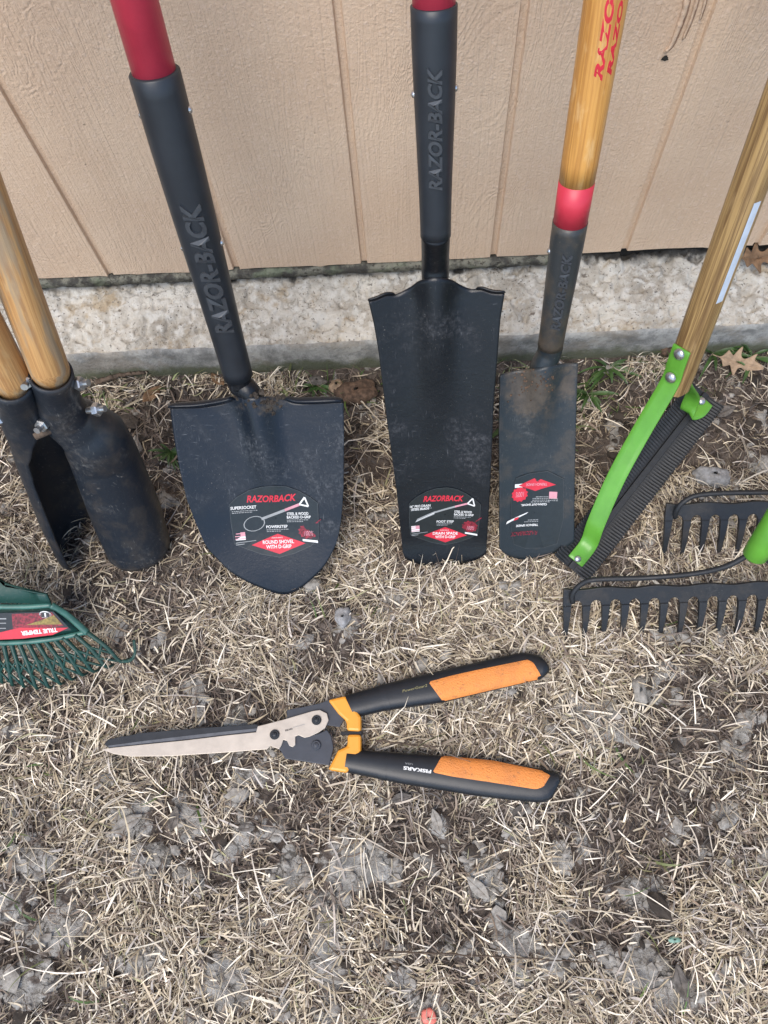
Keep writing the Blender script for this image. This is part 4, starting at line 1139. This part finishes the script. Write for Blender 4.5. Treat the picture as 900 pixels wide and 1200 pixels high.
sc_u = (fl.uv(45, 731) - fl.uv(35, 731))[0] / 10; sc_v = (fl.uv(40, 726) - fl.uv(40, 736))[1] / 10; cu_ = fl.uv(47.5, 738.7)
an = math.radians(5)
qx = (q[:, 0] * math.cos(an) - q[:, 1] * math.sin(an)) * abs(sc_u); qy = (q[:, 0] * math.sin(an) + q[:, 1] * math.cos(an)) * abs(sc_v)
mesh('printed_lettering', fl.P(cu_[0] + qx, cu_[1] + qy, .0045), tf, M['white_ink'], back, smooth=False)
ends = [(2, 798), (14, 801), (27, 803), (42, 805), (56, 804), (69, 800), (82, 795), (95, 790), (108, 786), (124, 781), (141, 775)]
starts = [(-4, 754), (4, 754), (13, 753.5), (22, 753), (32, 752), (42, 751), (52, 750), (63, 748.5), (74, 747), (88, 744), (102, 741)]
rim = []
for i, (s_, e_) in enumerate(zip(starts, ends)):
    md = ((s_[0] + e_[0]) / 2 + 3 * (i / 10.), (s_[1] + e_[1]) / 2)
    a_ = polyl([atz(*s_, .052), atz(*md, .040), atz(*e_, .020), atz(e_[0] + 3 + i * .7, e_[1] + 2 - i * .5, .006)], 20, True)
    rim.append(a_)
    for A_ in both(a_):
        mesh('tine', *tube(A_, np.linspace(.0034, .0022, 20), 8, flat=.7), M['poly_green'], t7)
hk = polyl([atz(141, 775, .018), atz(152, 774, .022), atz(158, 766, .030), atz(157, 750, .034)], 20, True)
for A_ in both(hk): mesh('tine', *tube(A_, .0026, 8, flat=.7), M['poly_green'], t7)
for side in (0, 1):
    zz = MB()
    for A_, B_ in zip(rim[:-1], rim[1:]):
        for (i, j) in ((6, 11), (11, 16), (11, 6)): zz.add(*tube([both(A_[i])[side], both(B_[j])[side]], .0019, 6))
    zz.out('brace', M['poly_green'], t7)
hb = atz(-14, 684, .115); hb[0] = XC - .002
mesh('ferrule', *tube([hb, hb + np.array([-.06, .10, .16])], [.017, .016], 24), M['poly_green'], t7)
hA, hB = hb + np.array([-.045, .075, .12]), np.array([XC - .40, .78, 1.20])
set_tc(mesh('handle', *tube([hA, hB], .0135, 20), M['wood_oak'], t7), hA, hB)

# ---------------------------------------------------------------- 8 hedge shears
t8 = empty('hedge_shears', atz(400, 865), 'orange and black long handled hedge shears lying open on the dry grass', 'shears')
def plate(name, pts, z0, th, mat, parent=t8, bev=.0006, **k):
    P_ = [atz(x, y, z0 + th) for x, y in pts]; n = len(P_)
    Q_ = [p - np.array([0, 0, th]) for p in P_]
    Fs_ = [list(range(n)), list(range(2 * n - 1, n - 1, -1))] + [(i, n + i, n + (i + 1) % n, (i + 1) % n) for i in range(n)]
    o = mesh(name, P_ + Q_, Fs_, mat, parent, smooth=False)
    import bmesh
    bm = bmesh.new(); bm.from_mesh(o.data); bmesh.ops.recalc_face_normals(bm, faces=bm.faces); bm.to_mesh(o.data); bm.free()
    if bev: bevel(o, bev, 2)
    return o
sil = [(119, 878), (133, 883.5), (153, 886.5), (200, 886), (267, 881.5), (313, 878), (317, 874), (322, 876), (327, 878), (330, 873), (332, 867), (336, 868), (339, 874), (343, 875.5), (346, 873), (346, 863),
       (350, 861.5), (357, 864.5), (363, 863), (373, 858.5), (381, 853), (385, 844), (383, 836), (375, 832), (367, 833), (333, 843), (310, 849), (302, 851), (300, 858), (267, 861.5), (217, 867.5), (167, 872.5), (133, 876)]
Z8 = .020
sb = plate('blade', sil, Z8 + .004, .0032, M['silver'], bev=.0005)
db = plate('blade', [(122, 872), (127, 866), (167, 858.5), (233, 853), (300, 848.5), (306, 852), (306, 866), (240, 868), (170, 876), (130, 879)], Z8, .0034, M['dark_blade'])
plate('cutting_edge', [(126, 874), (167, 868.5), (217, 862.5), (267, 857), (302, 853.5), (302, 856.5), (267, 860.5), (217, 866.5), (167, 871.5), (128, 876)], Z8 + .0036, .0003, M['bevel_edge'], db, bev=0)
plate('gear_arm', [(336, 832), (352, 829), (375, 824), (388, 819), (400, 826), (404, 842), (398, 852), (386, 850), (360, 850), (337, 850)], Z8 - .002, .005, M['gear_grey'])
plate('gear_arm', [(318, 872), (330, 869), (345, 862), (372, 860), (383, 855), (388, 862), (391, 876), (386, 897), (360, 893), (334, 889), (329, 880)], Z8 - .002, .0058, M['gear_grey'], bev=.001)
for (x, y, z, mt) in ((322, 861, Z8 + .0072, 'grip_black'), (371, 844, Z8 + .0072, 'grip_black'), (370.5, 873.5, Z8 + .0040, 'gear_grey')):
    p = atz(x, y, z); mb_ = MB(); up = np.array([0, 0, 1.])
    mb_.add(*tube([p, p + up * .0020, p + up * .0030], [.0066, .0066, .0056], 24)); mb_.add(*dome(p + up * .003, up, .0040, .35, 14, 3))
    for k in range(3):
        a = 2 * math.pi * k / 3 + .4; c = p + up * .0040 + np.array([math.cos(a), math.sin(a), 0]) * .0024
        mb_.add(*box(c, np.array([-math.sin(a), math.cos(a), 0]), np.array([math.cos(a), math.sin(a), 0]), up, .0030, .0008, .0006))
    mb_.out('bolt', M[mt], t8, sharp=40)
def print_flat(s_, ctr, px_w, px_h, ang, z, mat, parent, bold=.03, nm='printed_lettering', zf=None, shear=0):
    V2, F2 = text2d(s_, 10, shear, bold); mn, mx = V2[:, :2].min(0), V2[:, :2].max(0)
    q = (V2[:, :2] - (mn + mx) / 2) / (mx - mn) * np.array([px_w, px_h]); a = math.radians(ang)
    X = ctr[0] + q[:, 0] * math.cos(a) + q[:, 1] * math.sin(a); Y = ctr[1] + q[:, 0] * math.sin(a) - q[:, 1] * math.cos(a)
    P_ = np.array([atz(x, y, z) for x, y in zip(X, Y)])
    if zf is not None:
        for _ in range(2):
            zz_ = [zf(p) for p in P_]; P_ = np.array([atz(x, y, z2 + .0004) for x, y, z2 in zip(X, Y, zz_)])
    return mesh(nm, P_, F2, mat, parent, smooth=False)
print_flat('FISKARS', (338.5, 855), 9, 2.2, -16, Z8 + .0074, M['black_ink'], sb, .03)
print_flat('POWERGEAR2', (350.5, 850.5), 14, 1.5, -16, Z8 + .0074, M['grey_ink'], sb, .0)
class HandleSurf:
    def __init__(s, topP, botP, z0, hh):
        s.A = polyl([atz(x, y, z0) for x, y in topP], 60); s.B = polyl([atz(x, y, z0) for x, y in botP], 60); s.z0 = z0; s.hh = hh
        s.C = (s.A + s.B) / 2; s.W = np.linalg.norm(s.A - s.B, axis=1) / 2
    def z(s, p):
        d = np.linalg.norm(s.C[:, :2] - np.asarray(p)[:2], axis=1); i = int(np.argmin(d)); t = unit(s.C[min(i + 1, 59)] - s.C[max(i - 1, 0)])
        n_ = np.array([-t[1], t[0]]); q = abs((np.asarray(p)[:2] - s.C[i, :2]) @ n_) / s.W[i]
        q = min(q, .995); return s.z0 + s.hh * (1 - q ** 2.5) ** (1 / 2.5)
    def body(s, name, mat, i0=0, i1=60, k=1.0):
        rows_ = []; idx = np.linspace(i0, i1 - 1, 40)
        for i in idx:
            a = np.array([np.interp(i, range(60), s.A[:, j]) for j in range(3)]); b = np.array([np.interp(i, range(60), s.B[:, j]) for j in range(3)])
            c = (a + b) / 2; hf = (a - b) / 2 * k
            endf = (min(1, (59 - i) / 1.6 + .55)) if i1 == 60 else 1
            ph = np.linspace(0, 2 * np.pi, 28, endpoint=False); cs, sn = np.cos(ph), np.sin(ph)
            e = 2 / 2.5
            X_ = np.sign(cs) * np.abs(cs) ** e; Z_ = np.sign(sn) * np.abs(sn) ** e
            rows_.append(c + X_[:, None] * hf * (.6 + .4 * endf) + (Z_ * s.hh * k * endf)[:, None] * np.array([0, 0, 1.]))
        V_ = np.vstack(rows_); F_ = grid_faces(28, 40, True); F_.append(list(range(28))[::-1]); F_.append([39 * 28 + j for j in range(28)])
        return mesh(name, V_, F_, mat, t8, sharp=50)
    def patch(s, name, topP, botP, mat, parent, lift=.0012):
        A = polyl([list(p) for p in topP], 34); B = polyl([list(p) for p in botP], 34); rows_ = []
        for j, q in enumerate(np.linspace(0, 1, 12)):
            r_ = []
            for a, b in zip(A, B):
                x, y = a * (1 - q) + b * q; p = atz(x, y, s.z0 + s.hh)
                for _ in range(3): zz_ = s.z(p); p = atz(x, y, zz_ + (lift if 0 < j < 11 else lift * .2))
                r_.append(p)
            r_[0] = r_[0] - np.array([0, 0, lift * .8]); r_[-1] = r_[-1] - np.array([0, 0, lift * .8]); rows_.append(r_)
        return mesh(name, np.array(rows_).reshape(-1, 3), grid_faces(34, 12), mat, parent)
hu = HandleSurf([(404, 815), (439, 805.5), (453, 801), (508, 788), (559, 776), (611, 764.5), (632, 768), (643, 780)], [(416, 841), (439, 836), (453, 832.5), (473, 830), (518, 823.5), (577, 809.5), (634, 796), (643, 789)], .019, .0125)
hl = HandleSurf([(408, 878), (425, 879), (453, 881), (515, 885), (577, 891), (630, 900), (653, 905), (657, 911)], [(404, 905), (439, 912), (473, 919), (559, 933), (600, 938), (634, 941), (646, 938), (656, 916)], .019, .0125)
u1 = hu.body('handle', M['grip_black']); u2 = hl.body('handle', M['grip_black'])
for hs, nm in ((hu, 'handle_collar'), (hl, 'handle_collar')): hs.body(nm, M['grip_black'], 9, 12, 1.035)
hu.patch('soft_grip', [(502, 799), (530, 791.5), (559, 785), (618, 773), (625, 776)], [(519, 822), (545, 816), (577, 808.5), (632, 796), (635, 793)], M['orange_soft'], u1)
hl.patch('soft_grip', [(518, 885.5), (545, 888), (577, 891), (640, 904), (646, 907)], [(507, 905), (530, 910), (577, 917), (628, 925), (637, 922)], M['orange_soft'], u2)
print_flat('PowerGear2', (486, 806.5), 30, 3.0, -13.5, .031, M['gold_ink'], u1, .0, zf=hu.z, shear=.25)
print_flat('FISKARS', (489, 902), 33, 4.2, 188, .031, M['white_ink'], u2, .04, zf=hl.z)
print_flat('USA', (479, 895), 9, 2.0, 188, .031, M['grey_ink'], u2, .0, zf=hl.z)
plate('arm_collar', [(384, 820), (405, 815), (412, 824), (423, 840), (423, 857), (406, 856), (406, 845), (396, 836)], .010, .020, M['orange_hard'], bev=.0035)
plate('arm_collar', [(407, 860.5), (423, 860.5), (423, 879), (407, 905.5), (384, 902), (396, 879), (407, 874)], .010, .020, M['orange_hard'], bev=.0035)
plate('bumper', [(399, 857), (424, 856.5), (424, 861), (399, 861)], .014, .012, M['black_rubber'], bev=.0006)

# ================================================================== SMALL FINDS
def blobstone(name, px, z, r, mat, label, cat, sq=(1, .8, .5), seed=1, group=None, rz=0.0):
    g_ = np.random.default_rng(seed); P = atz(*px, z); P[2] = max(P[2], float(ground_z(P[0], P[1])))
    n1, n2 = 22, 12; V_ = []; ph_ = g_.uniform(0, 6, 6)
    for j in range(n2):
        t = math.pi * (j + .5) / n2
        for i in range(n1):
            a = 2 * math.pi * i / n1
            d = np.array([math.sin(t) * math.cos(a), math.sin(t) * math.sin(a), math.cos(t)])
            k = 1 + .16 * math.sin(3 * d[0] + ph_[0]) * math.cos(2.5 * d[1] + ph_[1]) + .10 * math.sin(6 * d[1] + ph_[2]) + .08 * math.sin(8 * d[0] + 5 * d[2] + ph_[3]) + g_.normal(0, .025)
            q = d * k * r * np.array(sq)
            V_.append([P[0] + q[0] * math.cos(rz) - q[1] * math.sin(rz), P[1] + q[0] * math.sin(rz) + q[1] * math.cos(rz), P[2] + q[2] + r * sq[2] * .4])
    F_ = grid_faces(n1, n2, True) + [list(range(n1)), list(range((n2 - 1) * n1, n2 * n1))[::-1]]
    return mesh(name, V_, F_, mat, None, label=label, cat=cat, group=group, loc=P)
blobstone('stone', (834, 560), .004, .027, M['stone'], 'pale grey stone with a dark pit behind the rakes', 'stone', (1, .62, .5), 3)
blobstone('clay_clod', (748, 810), .006, .014, M['clay'], 'narrow upright grey clod to the right of the orange grip', 'clod', (.7, 1.5, .6), 4)
blobstone('clay_clod', (402, 724), .006, .014, M['stone'], 'pale blue grey clod below the round shovel point', 'clod', (.8, 1.1, .6), 5)
blobstone('bark_chunk', (418, 462), .008, .032, M['bark'], 'reddish brown bark chunk between shovel and drain spade', 'bark', (1.05, .7, .45), 7, rz=.3)
blobstone('stone', (395, 455), .012, .014, M['leaf_tan'], 'small tan stone touching the shovel foot step', 'stone', (1, .9, .7), 8)
blobstone('bark_chunk', (372, 448), .006, .012, M['leaf_grey'], 'dark grey bark chunk behind the shovel foot step', 'bark', (1.4, .7, .6), 9)
blobstone('stone', (782, 412), .012, .013, M['bark'], 'round brown stone beside the oak handle foot', 'stone', (1, .9, .8), 10)
blobstone('pink_chip', (502, 1192), .008, .0085, M['pink_chip'], 'small coral pink plastic chip at the bottom edge', 'chip', (1, 1.1, .4), 11)
blobstone('mint_chip', (790, 1101), .008, .0065, M['mint_chip'], 'small mint green shard near the lower right', 'chip', (1.3, .6, .3), 12)

def leaf(name, outline, px, size, z, mat, label, rot=0.0, tilt=(0, 0), curl=.15, seed=0, on=None):
    g_ = np.random.default_rng(seed)
    O = np.array(outline, float); O = np.vstack([O, O[:1]]); O = polyl(O, 120, True)[:-1]
    C_ = np.array([0., 0.]); rings = 6; V2 = [C_ + (O - C_) * k for k in np.linspace(.04, 1, rings)]; V2 = np.vstack(V2)
    zz_ = curl * (V2[:, 0] ** 2 * .8 + .5 * V2[:, 1] ** 2) + .05 * np.sin(V2[:, 0] * 6 + seed) * np.cos(V2[:, 1] * 5 + seed) - .05 * np.exp(-(V2[:, 1] / .05) ** 2)
    L3_ = np.stack([V2[:, 0], V2[:, 1], zz_], 1) * size
    Rm = np.array((Matrix.Rotation(rot, 3, 'Z') @ Matrix.Rotation(tilt[0], 3, 'X') @ Matrix.Rotation(tilt[1], 3, 'Y')))
    P = on if on is not None else atz(*px, z)
    V_ = L3_ @ Rm.T + P
    F_ = grid_faces(len(O), rings, True)
    o = mesh(name, V_, F_, mat, None, label=label, cat='leaf', loc=P); thick(o, .0004, 0); return o
oak = []
for (t, wv) in ((-1.3, .02), (-.9, .035), (-.74, .20), (-.62, .40), (-.50, .20), (-.34, .24), (-.10, .70), (.0, .34), (.14, .22), (.32, .30), (.60, .56), (.58, .26), (.82, .16), (1.05, 0)): oak.append((t, wv))
oak = oak + [(t, -wv * .9) for t, wv in oak[::-1][1:]]
ovl = [(-1, 0), (-.6, .33), (-.1, .46), (.4, .36), (.8, .14), (1, 0), (.8, -.16), (.4, -.34), (-.1, -.42), (-.6, -.28)]
leaf('oak_leaf', oak, (866, 425), .036, .022, M['leaf_tan'], 'tan spiky oak leaf on the soil right of the oak handle', rot=-.35, tilt=(.5, .1), curl=.3, seed=2)
leaf('oak_leaf', oak, (890, 302), .040, .110, M['leaf_brown'], 'curled brown oak leaf lying on the concrete ledge', rot=.1, tilt=(.45, .1), curl=.5, seed=5)
leaf('dry_leaf', ovl, (255, 445), .020, .012, M['leaf_brown'], 'small brown leaf left of the shovel socket', rot=2.2, tilt=(.3, .2), seed=3)
leaf('dry_leaf', ovl, (178, 462), .022, .012, M['leaf_brown'], 'small brown leaf beside the digger bolts', rot=.9, tilt=(.3, .2), seed=4)
greys = [((150, 965), .030, .5, 'grey weathered leaf on bare clay under the dark blade tip'), ((205, 960), .022, 1.4, 'smaller grey leaf right of the one under the blade tip'),
         ((470, 935), .020, .2, 'grey leaf just below the lower shears handle'), ((512, 962), .022, 1.9, 'grey leaf two hand widths below the white lettering'),
         ((610, 950), .020, .6, 'grey leaf below the end of the lower handle'), ((796, 1150), .028, 1.7, 'large pale grey leaf near the bottom right corner'),
         ((560, 1040), .026, 2.4, 'brownish grey leaf in the lower middle of the yard'), ((290, 970), .016, .1, 'tiny grey leaf below the gear of the shears'),
         ((850, 480), .030, .4, 'dark grey leaf lying behind the weed cutter'), ((715, 432), .030, .2, 'grey leaf by the footing left of the oak handle'),
         ((120, 1000), .024, 2.0, 'grey leaf at lower left on bare clay')]
for i, (px, s_, r_, lb) in enumerate(greys):
    p = atz(*px, .010); p[2] = float(ground_z(p[0], p[1])) + .007
    leaf('grey_leaf', ovl, px, s_ * .72, .01, M['leaf_grey'] if i % 3 else M['clay'], lb, rot=r_, tilt=(.12 * (i % 3 - 1), .1), seed=i + 10, on=p, curl=.2)
def twig(pts, r_, label, mat='twig'):
    P_ = polyl([atz(x, y, z) for x, y, z in pts], 40, True); P_ += np.random.default_rng(len(label)).normal(0, .0006, P_.shape)
    mesh('twig' if mat == 'twig' else 'straw_stem', *tube(P_, np.linspace(r_, r_ * .5, 40), 7), M[mat], None, label=label, cat='twig' if mat == 'twig' else 'straw', loc=P_[0])
M['straw_pale'] = plain('pale_straw_stem', (.58, .50, .38), .6, 0, .15, 100)
twig([(168, 1020, .018), (185, 1075, .022), (205, 1140, .022), (235, 1200, .018)], .0013, 'long thin pale straw stem at the lower left', 'straw_pale')
twig([(425, 1115, .016), (500, 1117, .018), (600, 1122, .02), (700, 1128, .016)], .0013, 'thin dark twig lying level near the bottom', 'twig')
twig([(410, 455, .020), (440, 488, .018), (470, 520, .012)], .0016, 'pale straw stem leaning over the bark chunk', 'straw_pale')
twig([(112, 448, .02), (140, 440, .022), (172, 436, .020)], .0050, 'short thick grey twig beside the digger bolts', 'twig')
twig([(620, 1070, .016), (690, 1066, .02), (790, 1078, .018), (845, 1050, .02)], .0012, 'long pale straw stem crossing the lower right', 'straw_pale')
twig([(788, 480, .02), (805, 462, .022), (828, 440, .026)], .0018, 'pale straw stem beside the green back strap', 'straw_pale')
twig([(440, 867, .02), (475, 872, .022), (520, 876, .02)], .0016, 'dark reddish twig along the lower shears handle', 'twig')

# a few broad-bladed weeds by the footing
def weed(px, label, blades, seed, h_=.05):
    g_ = np.random.default_rng(seed); P = atz(*px, .004); mb_ = MB()
    for i in range(blades):
        a = g_.uniform(0, 2 * math.pi); L_ = h_ * g_.uniform(.6, 1.2); wd_ = g_.uniform(.002, .0045); up = g_.uniform(.3, 1.2)
        d = np.array([math.cos(a), math.sin(a) * .6 - .3, 0]); V_ = []
        for t in np.linspace(0, 1, 8):
            c = P + d * L_ * t + np.array([0, 0, L_ * up * (t - .75 * t * t)]); s_ = np.array([-d[1], d[0], .15]); s_ /= np.linalg.norm(s_)
            ww = wd_ * math.sin(math.pi * min(.97, .12 + .88 * t)) ** .7
            V_ += [c - s_ * ww, c - np.array([0, 0, ww * .5]), c + s_ * ww]
        mb_.add(V_, grid_faces(3, 8))
    o = mb_.out('weed', M['weed'], None, label=label, cat='weed', loc=P)
weed((712, 432), 'small green weed at the footing right of the muddy spade', 12, 1)
weed((880, 418), 'broad bladed green weed behind the tan oak leaf', 12, 2, .06)
weed((835, 415), 'green weed behind the oak handle at the footing', 9, 3, .06)
weed((372, 452), 'tiny green weed behind the shovel foot step', 9, 4, .025)
weed((690, 462), 'sprawling green weed beside the muddy spade edge', 12, 5, .04)
weed((200, 530), 'green weed tuft between the digger and the shovel', 14, 6, .035)
weed((590, 500), 'thin green weed in the gap between the two spades', 8, 7, .03)
